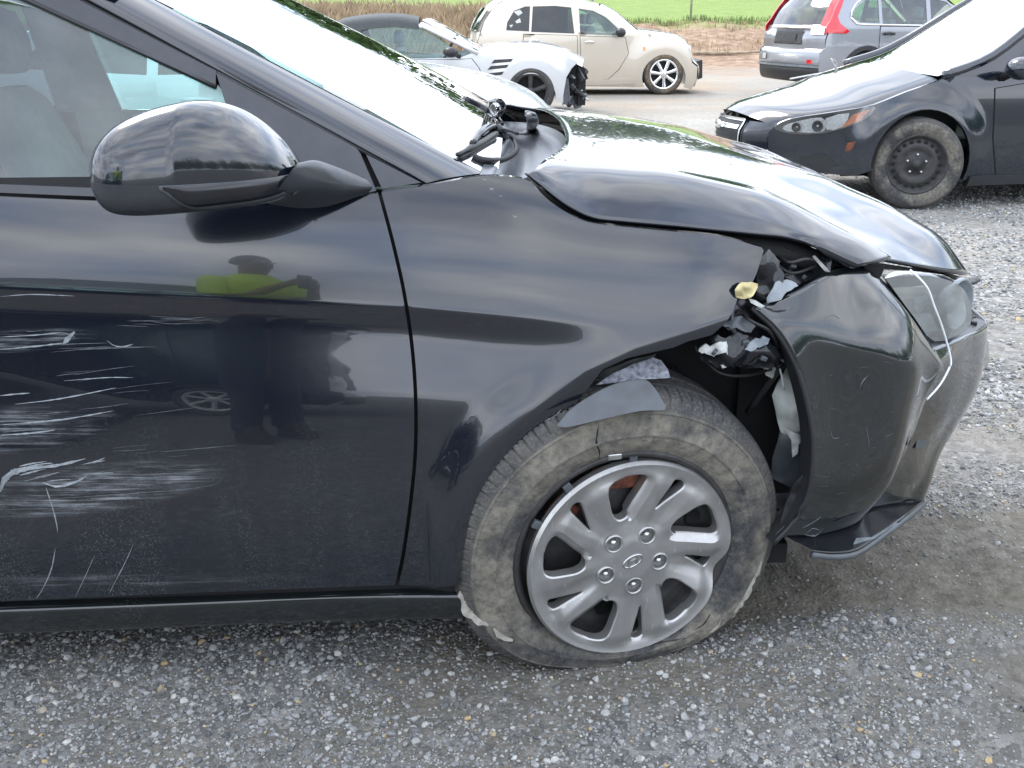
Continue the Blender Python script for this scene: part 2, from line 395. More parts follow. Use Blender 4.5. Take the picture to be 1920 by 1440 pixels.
def wheel_cover_mat():
    m, t, b = newmat('wheel_cover_silver')
    g = ramp(t, tnoise(t, 26, 6), [(0.30, (0.37, 0.365, 0.355)), (0.70, (0.43, 0.43, 0.425))])
    d = ramp(t, tnoise(t, 7, 5), [(0.52, 0.0), (0.78, 0.45)])
    sc = ramp(t, tnoise(t, 160, 3, (1, 1, 0.15)), [(0.66, 0.0), (0.72, 0.5)])
    c = mixc(t, d, g, (0.19, 0.175, 0.15)); c = mixc(t, sc, c, (0.72, 0.72, 0.72))
    t.links.new(c, b.inputs['Base Color']); b.inputs['Metallic'].default_value = 0.75; b.inputs['Roughness'].default_value = 0.36
    bump(t, b, tnoise(t, 300, 3), 0.06, 0.002)
wheel_cover_mat()
def tyre_mat(name='muddy_tyre', mud=1.0, mudcol=(0.195, 0.180, 0.148)):
    """rubber with a crust of dried mud on the sidewall"""
    m, t, b = newmat(name)
    c = t.nodes.new('ShaderNodeTexCoord')
    u = N(t, 'ShaderNodeAttribute', attribute_name='side').outputs['Fac']       # 1 on the outer sidewall, 0 on the tread
    rub = ramp(t, tnoise(t, 70, 5), [(0.3, (0.028, 0.028, 0.029)), (0.7, (0.06, 0.06, 0.062))])
    blot = ramp(t, tnoise(t, 5.5, 7, rough=0.66), [(0.40, 0.0), (0.53, 1.0)])
    fine = ramp(t, tnoise(t, 55, 6), [(0.30, 0.35), (0.60, 1.0)])
    f = mth(t, 'MULTIPLY', mth(t, 'MULTIPLY', blot, fine), mth(t, 'MULTIPLY', u, mud))
    mudc = mixc(t, ramp(t, tnoise(t, 16, 6), [(0.3, 0.0), (0.7, 1.0)]), tuple(x * 0.62 for x in mudcol), tuple(x * 1.2 for x in mudcol))
    tread = ramp(t, tnoise(t, 190, 4), [(0.5, 0.0), (0.75, 0.42)])
    rub2 = mixc(t, mth(t, 'MULTIPLY', tread, mth(t, 'SUBTRACT', 1.0, mth(t, 'MULTIPLY', u, 0.6))), rub, (0.26, 0.26, 0.26))
    cc = mixc(t, f, rub2, mudc); t.links.new(cc, b.inputs['Base Color'])
    b.inputs['Roughness'].default_value = 0.85; b.inputs['Specular IOR Level'].default_value = 0.3
    h = mth(t, 'ADD', mth(t, 'MULTIPLY', f, 1.2), mth(t, 'MULTIPLY', tnoise(t, 140, 5), 0.5)); bump(t, b, h, 0.6, 0.004)
tyre_mat()
tyre_mat('clay_tyre', .65, (0.28, 0.20, 0.11))
tyre_mat('plain_tyre', 0.25)
# ------------------------------------------------------------------ the damaged black sedan
M = Frame(0.245, 2.03, 3.0)
CARW = 1.80
sedan = thing('sedan', 'damaged black sedan with crushed front wing, flat muddy front tyre and scraped door', 'car', M.O, M.yaw)

def zcrease(x):
    return 0.831 - 0.064 * (x + 0.45) - 0.05 * max(0.0, x + 0.45)
def prof(tab):
    zt = np.linspace(-0.85, 0.5, 1400); tt = np.interp(zt, [a for a, _ in tab], [b for _, b in tab])
    k = np.ones(9) / 9; tt = np.convolve(np.pad(tt, 4, mode='edge'), k, 'valid')
    y = np.r_[0, np.cumsum(np.tan(np.radians(tt[1:])) * (zt[1] - zt[0]))]; y -= np.interp(0.0, zt, y)
    return zt, y
DOORP = prof([(-0.85, -16), (-0.70, -13), (-0.62, -7), (-0.5, 0), (-0.35, 3.2), (-0.24, 5.5), (-0.195, 8), (-0.165, 11.2), (-0.10, 11.5), (-0.06, 10), (-0.045, 6), (-0.03, -2), (-0.004, -4), (0.004, 11.8), (0.03, 12.4), (0.1, 15.8), (0.2, 20), (0.27, 26), (0.5, 30)])
FENDP = prof([(-0.85, -12), (-0.62, -4), (-0.5, 0), (-0.3, 4), (-0.2, 7.0), (-0.12, 10.5), (0.0, 13), (0.1, 16), (0.2, 22), (0.27, 30), (0.5, 34)])
def flare_line(x):            # fold above the wheel arch, knocked in below it
    return np.interp(x, [-0.36, -0.22, -0.10, 0.0, 0.10, 0.20, 0.30], [0.50, 0.615, 0.70, 0.745, 0.775, 0.805, 0.85])
def SY(x, z):
    q = z - zcrease(x); q = min(0.49, max(-0.84, q))
    b = sst(-0.30, 0.0, x)
    y = (1 - b) * np.interp(q, DOORP[0], DOORP[1]) + b * (np.interp(q, FENDP[0], FENDP[1]) + 0.004)
    y += 0.42 * max(0.0, x - 0.10) ** 2
    if x > -0.42:
        L0 = flare_line(x); d = L0 - z; w = sst(-0.42, -0.12, x)
        if d > 0: y += w * (0.30 * (math.sqrt(d * d + 0.02 ** 2) - 0.02)) * (1 - 0.5 * sst(0.1, 0.25, d))
        r = math.hypot(x + 0.005, z - 0.30)
        y -= 0.020 * sst(0.47, 0.36, r) * (1 - w)
    e = ((x + 1.28) / 0.26) ** 2 + ((z - 0.66) / 0.12) ** 2     # the door skin is pushed in between the scrapes
    if e < 9: y += 0.014 * math.exp(-e)
    e = ((x + 1.40) / 0.24) ** 2 + ((z - 0.44) / 0.09) ** 2
    if e < 9: y += 0.010 * math.exp(-e)
    return y
def GY(x, z):                 # greenhouse
    return 0.072 + 0.57 * (z - 1.05) + 0.10 * max(0.0, x + 1.0) ** 2
def S(px, py, f=None): p = M.P(px, py, f or SY); return (p.x, p.z)
def SL(pts, f=None, n=6): return [tuple(q) for q in cat([S(*p, f) for p in pts], n)]

# --- front door
gapx = [(712, 362), (735, 448), (756, 540), (769, 620), (777, 700), (780, 780), (778, 860), (769, 950), (756, 1040), (744, 1097)]
front = [(x - 3.5, y) for x, y in gapx]
bot = [(744, 1097), (560, 1104), (380, 1111), (180, 1120), (0, 1128)]
XB = -1.60
db = SL(front, n=6) + SL(bot[1:], n=3)
zb = db[-1][1]
db += [(XB, zb - 0.004), (XB - 0.035, 0.60), (XB - 0.01, 0.90), (XB, 1.068)]
db += SL([(0, 369), (200, 377), (400, 384), (560, 384), (640, 374), (700, 364)], n=3)[0:]
CRL = [[(x, zcrease(x) + d) for x in np.arange(-1.7, .2, .01)] for d in (-.045, -.012, -.005, .0, .005, .012)]
FOL = [[(x, flare_line(x) + d) for x in np.arange(-.34, .30, .008)] for d in (-.03, -.012, .0, .012)]
door = panel('front_door', db, SY, 'scraped_paint', sedan, step=0.012, lines=CRL)
# --- fender
top = [(716, 360), (800, 348), (905, 330), (984, 336), (1006, 354), (1032, 378), (1062, 398), (1102, 416), (1160, 424), (1250, 433), (1350, 443), (1428, 464)]
brk = [(1432, 470), (1424, 496), (1419, 512), (1408, 536), (1384, 556), (1372, 588), (1362, 604), (1335, 628), (1290, 640), (1262, 652), (1225, 660), (1175, 672), (1130, 692), (1092, 742), (1062, 778), (1040, 800)]
arch = [(1000, 838), (945, 886), (902, 940), (876, 1000), (863, 1055), (858, 1096)]
fo = SL([(x + 3.5, y) for x, y in gapx[::-1]], n=6) + SL(top, n=5) + [S(*p) for p in brk] + SL(arch, n=5) + [S(800, 1099)]
fender = panel('front_wing', fo, SY, 'black_paint', sedan, step=0.010, flange=0.02, lines=CRL + FOL)
# small trim triangle ahead of the mirror sail
panel('corner_trim', [S(686, 290, GY), S(790, 343, GY), S(716, 354, GY)], GY, 'satin_trim', sedan, step=0.03, off=0.004)
# --- dark inner body so that the gaps read black
panel('inner_body', [(-1.62, 0.15), (-0.36, 0.17), (-0.40, 0.55), (-0.25, 0.68), (0.0, 0.90), (-0.25, 1.02), (-0.5, 1.035), (-0.62, 1.075), (-1.62, 1.075)], SY, 'void_black', sedan, step=0.06, off=0.032, flange=0)
# --- rocker panel
rk = []
for dz, y in ((0.012, 0.03), (0.003, 0.006), (-0.010, 0.0), (-0.050, 0.006), (-0.066, 0.02), (-0.074, 0.07)):
    rk.append([(x, y + SY(max(x, -1.3), 0.2) * 0.6, z0 + dz) for x, z0 in ((-2.35, 0.172), (-1.6, 0.188), (-1.0, 0.197), (-0.6, 0.204), (-0.352, 0.206))])
rocker = loft('rocker_panel', rk, 'dusty_black_paint', sedan, nu=40, nv=4, flip=False)
# --- hood
hc = [(-0.085, 1.096), (0.10, 1.085), (0.30, 1.052), (0.55, 0.985), (0.75, 0.90), (0.88, 0.815), (0.955, 0.725)]
e0 = [M.P(a, b, y) for a, b, y in ((984, 327, .135), (1010, 348, .11), (1040, 374, .092), (1100, 409, .078), (1180, 420, .076), (1250, 426, .078), (1330, 434, .082), (1410, 442, .09), (1480, 450, .105), (1535, 468, .125), (1580, 494, .15))]
fr1 = M.P(1655, 500, .27); fr2 = M.P(1740, 506, .42); fr3 = M.P(1812, 516, .60)
def hoodrail(y, zf, fx, rx):
    """longitudinal line at lateral y: rear end from rx, front end fx, height between edge and centre"""
    ex = [p.x for p in e0]; ez = [p.z for p in e0]; cx = [p[0] for p in hc]; cz = [p[1] for p in hc]
    out = []
    for t in np.linspace(0, 1, 14):
        x = lerp(rx, fx[0], t); ze = np.interp(x, ex, ez); zc_ = np.interp(x, cx, cz)
        z = lerp(ze, zc_, zf) if x < ex[-1] else lerp(np.interp(ex[-1], ex, ez), np.interp(ex[-1], cx, cz), zf) + (zc_ - np.interp(ex[-1], cx, cz))
        d = z - fx[1]; 
        out.append([x, y, z])
    dz = fx[1] - out[-1][2]
    for k, p in enumerate(out): p[2] += dz * (k / 13) ** 3
    return out
rails = [[tuple(p) for p in e0]]
for y, zf, fx, rx in ((.135, .40, (.50, .872), -.195), (.20, .68, (.58, .868), -.172), (.28, .76, (fr1.x, fr1.z + .01), -.148), (.42, .86, (fr2.x, fr2.z), -.105), (.60, .95, (fr3.x, fr3.z), -.085), (.90, 1.0, (.985, .69), -.075)):
    rails.append(hoodrail(y, zf, fx, rx))
rails[0] = [tuple(p) for p in resample(cat(rails[0], 6), 14)]
rails += [[(p[0], CARW - p[1], p[2]) for p in r] for r in rails[-2::-1]]
hood = loft('hood', rails, 'black_paint', sedan, nu=70, nv=8, thick=-0.008, flip=True)
# folded hem along the hood's front edge, dark underside
he = [tuple(e0[-1])] + [tuple(p) for p in (fr1, fr2, fr3)] + [(.985, .90, .69)]
he = cat(he, 8)
loft('hood_underside', [[(p[0] - .01, p[1] + .004, p[2] - .006) for p in he], [(p[0] - .10, p[1] + .10, p[2] - .002) for p in he]], 'black_plastic', sedan, nu=30, nv=3)
tube('hood_latch_lip', [M.P(1770, 512, .5), M.P(1812, 530, .62), M.P(1836, 522, .66)], [0.008, 0.013, 0.004], 'black_plastic', sedan, smooth_n=4, flat=.5)
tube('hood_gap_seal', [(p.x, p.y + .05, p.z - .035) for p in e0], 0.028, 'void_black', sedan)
# --- windscreen, A-pillar
ab, at_ = S(798, 343, GY), S(158, 0, GY)
def ext(a, b, t): return (a[0] + (b[0] - a[0]) * t, a[1] + (b[1] - a[1]) * t)
def pil(px0, px1, dy, n=9, tmax=1.12):
    a = M.P(*px0, lambda x, z: GY(x, z) + dy); b = M.P(*px1, lambda x, z: GY(x, z) + dy); out = []
    for t in np.linspace(0, tmax, n): p = a.lerp(b, t); out.append((p.x, p.y, p.z))
    return out
low = pil((800, 343), (166, 0), 0.0); mid = pil((850, 332), (225, 0), 0.012); upp = pil((902, 325), (285, 0), 0.055)
inn = [(p[0] + .004, p[1] + .03, p[2] - .004) for p in upp]
lowr = [(p[0], p[1] + .03, p[2] - .01) for p in low]
loft('windscreen_pillar', [lowr, low, mid, upp, inn], 'black_paint', sedan, nu=24, nv=6, flip=True)
loft('windscreen_pillar', [[(p[0], CARW - p[1], p[2]) for p in r] for r in (lowr, low, mid, upp, inn)], 'black_paint', sedan, nu=24, nv=6)
wr = []
base = upp[0]; topp = upp[-1]
for y, f in ((0, 0.0), (.14, .45), (.34, .80), (.60, .97), (1, 1.0)):
    yy0 = lerp(base[1] + .01, 0.9, y); yy1 = lerp(topp[1] + .01, 0.9, y); fx = 0.155 * f; fz = 0.012 * f
    wr.append([(lerp(base[0] + .03, topp[0], t) + fx, lerp(yy0, yy1, t), lerp(base[2] - .02, topp[2], t) + fz + .012 * math.sin(math.pi * t)) for t in np.linspace(.16 * f, 1, 8)])
wr += [[(p[0], CARW - p[1], p[2]) for p in r] for r in wr[-2::-1]]
windscreen = loft('windscreen', wr, 'windscreen_glass', sedan, nu=26, nv=6, flip=True)
# window frame, sail, glass, belt trims
fo_a = [S(405, 133, GY), S(150, 1, GY)]
fe = ext(fo_a[0], fo_a[1], 1.10)
g_a = [S(404, 162, GY), S(52, 1, GY)]
ge = ext(g_a[0], g_a[1], 1.12)
TOPZ = 1.452
frame_top = [fe, (fe[0] - .16, TOPZ), (-1.60, TOPZ + .008), (-1.60, TOPZ - .04), (ge[0] - .14, TOPZ - .045), ge]
panel('door_frame', [fo_a[0], fo_a[1]] + frame_top + [g_a[1], g_a[0]], GY, 'satin_trim', sedan, step=0.03, off=0.0)
panel('mirror_sail', [S(406, 136, GY), S(540, 208, GY), S(668, 277, GY), S(676, 288, GY), S(706, 357, GY), S(640, 372, GY), S(560, 384, GY), S(470, 372, GY), S(424, 196, GY)], GY, 'satin_trim', sedan, step=0.02, off=-0.004)
panel('window_glass', [g_a[0], g_a[1], ge, (ge[0] - .14, TOPZ - .045), (-1.60, TOPZ - .04), (-1.60, 1.05), S(0, 350, GY), S(200, 356, GY), S(470, 372, GY), S(420, 192, GY)], GY, 'side_glass', sedan, step=0.05, off=0.010, flange=0)
panel('belt_moulding', [S(0, 345, GY), S(430, 362, GY), S(430, 380, GY), S(200, 369, GY), S(0, 361, GY), (-1.60, 1.052), (-1.60, 1.066)], GY, 'satin_trim', sedan, step=0.03, off=-0.002)
tube('window_seal', [(x, GY(x, z) + .006, z) for x, z in [S(404, 163, GY), S(230, 82, GY), S(54, 1, GY), ge]], 0.006, 'rubber_seal', sedan)
for dx, rr in ((-6, .005), (6, .0045)):
    q = [S(796 + dx * 0.2, 341 - dx, GY), S(480, 172 - dx, GY), S(160, 1 - dx, GY)]; q.append(ext(q[1], q[2], 1.35))
    tube('pillar_seal', [(x, GY(x, z) + .012, z) for x, z in q], rr, 'rubber_seal', sedan)
panel('inner_pillar', [S(796, 350, GY), S(160, 6, GY), ext(S(796, 350, GY), S(160, 6, GY), 1.14), (ge[0], ge[1] + .02), g_a[1], g_a[0], S(430, 200, GY), S(600, 360, GY)], GY, 'void_black', sedan, step=0.06, off=0.03, flange=0)
# roof
rr_ = []
RY = [(0.27, 0.0), (0.36, 0.02), (0.55, 0.035), (0.9, 0.045)]
RX = [(-1.02, 1.405), (-1.20, 1.448), (-1.5, 1.466), (-2.0, 1.458), (-2.5, 1.395), (-2.95, 1.25), (-3.25, 1.13)]
for y, dz in RY: rr_.append([(x + 0.185 * min(1, (y - .27) / .4) * (1 if x > -1.3 else 0), y + (.04 if x < -2.2 else 0), z + dz * .7) for x, z in RX])
rr_ += [[(p[0], CARW - p[1], p[2]) for p in r] for r in rr_[-2::-1]]
loft('roof', rr_, 'black_paint', sedan, nu=30, nv=5, flip=True)
# mirrored far side, rear doors and quarters (rear of the car, mostly beyond the frame)
fdoor = [(-0.5, 0.21), (-0.44, 0.62), (-0.50, 1.05), (-1.6, 1.06), (-1.6, 0.19)]
ffend = [(-0.48, 0.21), (-0.43, 0.62), (-0.49, 1.04), (-0.20, 1.06), (0.0, 1.0), (0.3, 0.92), (0.42, 0.88), (0.46, 0.75)] + [(0.37 * math.cos(a), 0.30 + 0.37 * math.sin(a)) for a in np.linspace(0.55, math.pi, 16)] + [(-0.36, 0.2)]
def SYf(x, z): return SY(x, z) if x > -1 else SY(-0.95, z - 0.064 * 0 )
def SYp(x, z):                                      # undamaged side
    q = min(0.49, max(-0.84, z - zcrease(x))); b = sst(-0.30, 0.0, x)
    y = (1 - b) * np.interp(q, DOORP[0], DOORP[1]) + b * (np.interp(q, FENDP[0], FENDP[1]) + 0.004)
    return y + 0.42 * max(0.0, x - 0.10) ** 2 + (0.10 * max(0.0, -x - 2.6) ** 2)
panel('front_door', fdoor, SYp, 'black_paint', sedan, step=0.05, side=1, W=CARW)
panel('front_wing', ffend, SYp, 'black_paint', sedan, step=0.05, side=1, W=CARW)
rdoor = [(-1.615, 0.195), (-1.645, 0.60), (-1.62, 0.90), (-1.612, 1.07), (-2.55, 1.09), (-2.50, 0.80)] + [(-2.70 + 0.37 * math.cos(a), 0.30 + 0.37 * math.sin(a)) for a in np.linspace(1.0, 2.9, 2)][:1] + [(-2.38, 0.42), (-2.33, 0.185)]
rquart = [(-2.565, 1.09), (-2.515, 0.80)] + [(-2.70 + 0.37 * math.cos(a), 0.30 + 0.37 * math.sin(a)) for a in np.linspace(1.0, math.pi, 16)] + [(-3.1, 0.24), (-3.55, 0.28), (-3.62, 0.70), (-3.55, 1.06), (-3.3, 1.10)]
for sd_ in (-1, 1):
    panel('rear_door', rdoor, SYp, 'black_paint', sedan, step=0.05, side=sd_, W=CARW)
    panel('rear_quarter', rquart, SYp, 'black_paint', sedan, step=0.05, side=sd_, W=CARW)
    panel('rear_window_glass', [(-1.66, 1.07), (-1.66, 1.41), (-2.1, 1.40), (-2.45, 1.31), (-2.6, 1.12)], GY, 'tinted_glass', sedan, step=0.08, flange=0, off=.008, side=sd_, W=CARW)
    panel('pillar', [(-1.60, 1.06), (-1.60, 1.44), (-1.66, 1.44), (-1.66, 1.06)], GY, 'gloss_plastic', sedan, step=0.05, side=sd_, W=CARW, off=.004)
    panel('rear_pillar', [(-1.66, 1.41), (-1.66, 1.455), (-2.1, 1.45), (-2.6, 1.36), (-3.2, 1.13), (-3.3, 1.10), (-2.6, 1.09), (-2.6, 1.12), (-2.45, 1.31), (-2.1, 1.40)], GY, 'black_paint', sedan, step=0.05, side=sd_, W=CARW)
loft('boot_lid', [[(-3.2, y, 1.13 + c), (-3.4, y, 1.11 + c), (-3.62, y, 1.08 + c), (-3.66, y, .95), (-3.70, y, .70), (-3.68, y, .35)] for y, c in ((.10, 0), (.35, .015), (.9, .03), (1.45, .015), (1.70, 0))], 'black_paint', sedan, nu=20, nv=4, flip=True)
box('underbody', (-1.55, 0.9, 0.19), (3.9, 1.5, 0.05), 'void_black', sedan)
box('firewall', (-0.45, 0.9, 0.60), (0.05, 1.5, 0.8), 'void_black', sedan)
# --- cabin
dfar = [(-0.62, 0.30), (-0.52, 0.62), (-0.50, 1.06), (-1.6, 1.06), (-1.6, 0.25)]
panel('far_door_lining', dfar, lambda x, z: SYp(x, z) + .09, 'cabin_lining', sedan, step=0.08, side=1, W=CARW, flange=0)
panel('far_window_glass', [g_a[0], g_a[1], ge, (ge[0] - .14, TOPZ - .045), (-1.60, TOPZ - .04), (-1.60, 1.05), S(470, 372, GY)], GY, 'side_glass', sedan, step=0.08, off=0.010, flange=0, side=1, W=CARW)
panel('far_door_frame', [fo_a[0], fo_a[1]] + frame_top + [g_a[1], g_a[0]], GY, 'cabin_lining', sedan, step=0.05, off=0.02, side=1, W=CARW)
panel('far_pillar', [(-1.45, 1.05), (-1.50, 1.43), (-1.66, 1.44), (-1.66, 1.06)], lambda x, z: GY(x, z) + .03, 'cabin_lining', sedan, step=0.05, side=1, W=CARW)
loft('headlining', [[(p[0] - .06, p[1], p[2] - .05) for p in r] for r in rr_], 'cabin_lining', sedan, nu=16, nv=3)
def seat(x, y):
    def sec(cx, cz, w, t, yaw=0): return [(cx + t * math.cos(a) * (abs(math.cos(a)) ** -0.4 if abs(math.cos(a)) > .05 else 1), y + w * math.copysign(abs(math.sin(a)) ** 0.6, math.sin(a)), cz) for a in np.linspace(0, 2 * math.pi, 24, endpoint=False)]
    bk = [sec(x - .02, .50, .20, .05), sec(x - .03, .56, .25, .07), sec(x - .10, .75, .25, .07), sec(x - .19, .98, .235, .06), sec(x - .235, 1.12, .17, .05), sec(x - .245, 1.16, .08, .03)]
    grid_mesh('seat_back', bk, 'seat_cloth', sedan, close_v=True)
    hr = [sec(x - .235, 1.20, .05, .03), sec(x - .24, 1.22, .115, .05), sec(x - .255, 1.30, .13, .055), sec(x - .27, 1.37, .11, .045), sec(x - .275, 1.385, .05, .02)]
    grid_mesh('headrest', hr, 'seat_cloth', sedan, close_v=True)
    box('seat_cushion', (x + .22, y, .50), (.50, .50, .16), 'seat_cloth', sedan, bev=.05, rot=(0, R(-8), 0))
seat(-1.42, .46); seat(-1.42, 1.34)
loft('dashboard', [[(-.42, y, 1.03), (-.55, y, 1.045 + b), (-.72, y, 1.03 + b), (-.80, y, .96), (-.78, y, .80), (-.66, y, .60)] for y, b in ((.12, 0), (.5, .0), (.9, .01), (1.35, .04), (1.68, 0))], 'dash_plastic', sedan, nu=18, nv=4, flip=True)
sw = lathe('steering_wheel', [(.185 + .014 * math.cos(a), .014 * math.sin(a)) for a in np.linspace(0, 2 * math.pi, 9)], 'black_plastic', sedan, seg=32, axis='z')
sw.matrix_local = Matrix.Translation((-.98, 1.34, .93)) @ Matrix.Rotation(R(-62), 4, 'Y')
tube('seat_belt', [(-1.50, .28, 1.36), (-1.50, .26, 1.1), (-1.48, .24, .75)], .024, 'seat_light', sedan, seg=6, flat=.15, smooth_n=3)
# ------------------------------------------------------------------ wheels
def wheel_matrix(cx, cy, cz, steer, camber):
    return Matrix.Translation((cx, cy, cz)) @ Matrix.Rotation(R(steer), 4, 'Z') @ Matrix.Rotation(R(camber), 4, 'X')
def set_side_attr(o, vals):
    a = o.data.attributes.new('side', 'FLOAT', 'POINT'); a.data.foreach_set('value', np.array(vals, dtype=np.float32))
def tyre_mesh(name, Rt, rim, w, Mx, mat, parent, flat=0.0, blocks=84, sub=8, detail=True):
    """tyre as one revolved skin: sidewall, shoulder blocks with real slots, tread grooves; squashed where it meets the ground"""
    s = Rt / 0.327; hw = w / 2
    rr = lambda f: rim + (Rt - rim) * f
    sec = [(rr(0.02), -.84), (rr(.10), -.93), (rr(.22), -1.0), (rr(.34), -1.045), (rr(.40), -1.05), (rr(.415), -1.068), (rr(.44), -1.068), (rr(.455), -1.05), (rr(.60), -1.03), (rr(.72), -.985), (rr(.735), -.995), (rr(.76), -.985), (rr(.775), -.965), (rr(.86), -.90), (rr(.925), -.82), (rr(.965), -.72), (rr(.985), -.58), (rr(.993), -.47), (rr(.93), -.455), (rr(.93), -.42), (rr(.996), -.40), (rr(1.0), -.1), (rr(.93), -.08), (rr(.93), .08), (rr(1.0), .1), (rr(.996), .40), (rr(.985), .58), (rr(.965), .72), (rr(.86), .90), (rr(.6), 1.03), (rr(.34), 1.045), (rr(.02), .84)]
    if not detail: sec = sec[::2] + [sec[-1]]; sub = 2; blocks = 32
    n = blocks * sub; V = []; side = []
    for i in range(n):
        a = 2 * math.pi * i / n; ph = i % sub
        for r, yv in sec:
            rr2 = r
            if detail and ph == 0 and -.92 < yv < -.46 and r > rr(.85): rr2 = r - .0045 * s
            if detail and ph == 4 and -.8 < yv < -.5 and r > rr(.9): rr2 = r - .0025 * s
            v = Mx @ Vector((rr2 * math.cos(a), yv * hw, rr2 * math.sin(a)))
            V.append(v); side.append((1.0 if r < rr(.77) else .30 if r < rr(.93) else .12) if yv < -.5 else 0.10)
    ax = (Mx.to_3x3() @ Vector((0, -1, 0))); ax.z = 0; ax.normalize()
    if flat:
        zmin = min(v.z for v in V); z0 = flat
        for k, v in enumerate(V):
            yv = sec[k % len(sec)][1]
            if v.z < z0:
                q = (z0 - v.z) / (z0 - zmin)
                v += ax * (0.030 * q ** 1.1 * (1 if yv < 0 else -1) * min(1, abs(yv)))
                v.z = (z0 + .008) * (1 - q) ** (1.0 + .9 * (-zmin) / z0) - .008
    m = len(sec); Fc = []
    for i in range(n):
        j = (i + 1) % n
        for k in range(m - 1): Fc.append((i * m + k, i * m + k + 1, j * m + k + 1, j * m + k))
    o = mesh(name, V, Fc, mat, parent); set_side_attr(o, side)
    o.data.set_sharp_from_angle(angle=R(38)); return o
def xform(o, Mx):
    o.data.transform(Mx); return o
wheel = bpy.data.objects.new('front_wheel', None); COL.objects.link(wheel); wheel.parent = sedan
wheel['label'] = 'turned front wheel with flat muddy tyre and dented silver ten-spoke cover'
WM = wheel_matrix(-0.024, 0.118, 0.286, 11.0, 5.0) @ Matrix.Scale(1.14, 4)
main_tyre = tyre_mesh('tyre', 0.327, 0.198, 0.205, WM, 'muddy_tyre', wheel, flat=.17)
xform(lathe('rim', [(.215, -.080), (.217, -.0985), (.2095, -.1005), (.202, -.092), (.194, -.070), (.186, -.050), (.176, -.045), (.15, -.040), (.135, -.046), (.10, -.052), (.03, -.050), (0.0, -.050)], 'steel_black', wheel, seg=64), WM)
xform(lathe('rim_barrel', [(.204, -.08), (.186, -.02), (.186, .06), (.204, .09)], 'steel_black', wheel, seg=48), WM)
# rusty caliper and disc seen through the cover
xform(lathe('brake_disc', [(.13, -.038), (.13, -.030), (.02, -.030)], 'bare_metal', wheel, seg=40), WM)
xform(box('brake_caliper', (-.01, -.058, .145), (.10, .02, .045), 'rust', wheel, bev=.008), WM)
xform(box('brake_caliper', (-.115, -.058, .085), (.05, .02, .05), 'rust', wheel, bev=.008, rot=(0, R(40), 0)), WM)
for k in range(10):
    a = 2 * math.pi * k / 10 + .2
    xform(lathe('rim_vent', [(.0, -.0475), (.014, -.0475), (.016, -.049)], 'void_black', wheel, seg=12, loc=(.158 * math.cos(a), 0, .158 * math.sin(a))), WM)
# --- wheel cover
RC = 0.206
def crot(r, deg): return (r * math.cos(R(deg)), r * math.sin(R(deg)))
PH0 = 97.0
holes = []
for k in range(5):
    c0 = PH0 + 72 * k
    big = [(.45, 9), (.47, 1), (.58, -6), (.74, -12.5), (.83, -14), (.865, -9), (.865, 2), (.845, 10), (.78, 13.5), (.66, 15), (.55, 16), (.48, 14)]
    holes.append([(x, z) for x, z in cat([crot(RC * r, c0 + d) for r, d in big], 4, True)])
    nar = [(.54, -30), (.62, -34), (.76, -39), (.84, -40.5), (.87, -37.5), (.85, -33), (.76, -32), (.62, -30.5)]
    holes.append([(x, z) for x, z in cat([crot(RC * r, c0 + d) for r, d in nar], 3, True)])
lugc = [crot(.0565, PH0 - 38 + 72 * k + 2) for k in range(5)]
for cx, cz in lugc: holes.append([(cx + .0145 * math.cos(a), cz + .0145 * math.sin(a)) for a in np.linspace(0, 2 * math.pi, 20, endpoint=False)])
def dent(x, z):
    a = math.degrees(math.atan2(z, x)); r = math.hypot(x, z) / RC
    e = math.exp(-((a + 16) / 11) ** 2) * max(0, r - .45) / .55
    return 1 - .085 * e, .016 * e
outl = [crot(RC, a) for a in np.linspace(0, 360, 120, endpoint=False)]
def offset_loop(h, d):
    A = np.array(h); T = np.roll(A, -1, 0) - np.roll(A, 1, 0); T /= np.linalg.norm(T, axis=1)[:, None]; c = A.mean(0); n = np.stack([T[:, 1], -T[:, 0]], 1)
    if np.mean(np.sum(n * (A - c), 1)) < 0: n = -n
    B = A + n * d; return [tuple(p) for p in B] + [tuple(B[0])]
vv, F2, loops = cdt(outl, .0048, holes, [offset_loop(h, .0028) for h in holes[:10]] + [offset_loop(h, .015) for h in holes[0:10:2]] + [[crot(RC * q, a) for a in np.linspace(0, 360, 90)] for q in (.94, .975)] + [[crot(RC * q, PH0 + a + 72 * k) for q in np.linspace(.30, .90, 14)] for k in range(5) for a in (23, 48)])
hd = np.full(len(vv), 1e9); X_ = np.array([v[0] for v in vv]); Z_ = np.array([v[1] for v in vv])
hb = np.full(len(vv), 1e9)
for h in loops[1:11]: hd = np.minimum(hd, edge_dist(h, X_, Z_))
for h in loops[1:11:2]: hb = np.minimum(hb, edge_dist(h, X_, Z_))
def cover_y(x, z, d, d2=1.0):
    r = math.hypot(x, z) / RC
    y = np.interp(r, [0, .2, .26, .40, .60, .80, .88, .94, .975, 1.0], [-.100, -.100, -.0975, -.094, -.097, -.1015, -.099, -.101, -.103, -.096])
    y += .0022 * (1 - min(1.0, d / .0028)) if r < .93 else 0
    a = (math.degrees(math.atan2(z, x)) - PH0) % 72              # twist: each spoke has a high and a low flank
    if .28 < r < .93: y += np.interp(a, [0, 15, 23, 31.5, 41, 48, 58, 72], [.000, -.0040, -.0020, .0030, .0030, -.0025, -.003, .000]) * min(1, (r - .28) * 4) * min(1, (.93 - r) * 14)
    if a > 44 and r < .90: y += .011 * (1 - min(1.0, d2 / .015)) * sst(.90, .80, r)      # scooped flank on one side of each opening
    return y
V = []
for (x, z), d, d2 in zip(vv, hd, hb):
    s, dy = dent(x, z); V.append((x * s, cover_y(x, z, d, d2) + dy, z * s))
Fc = []
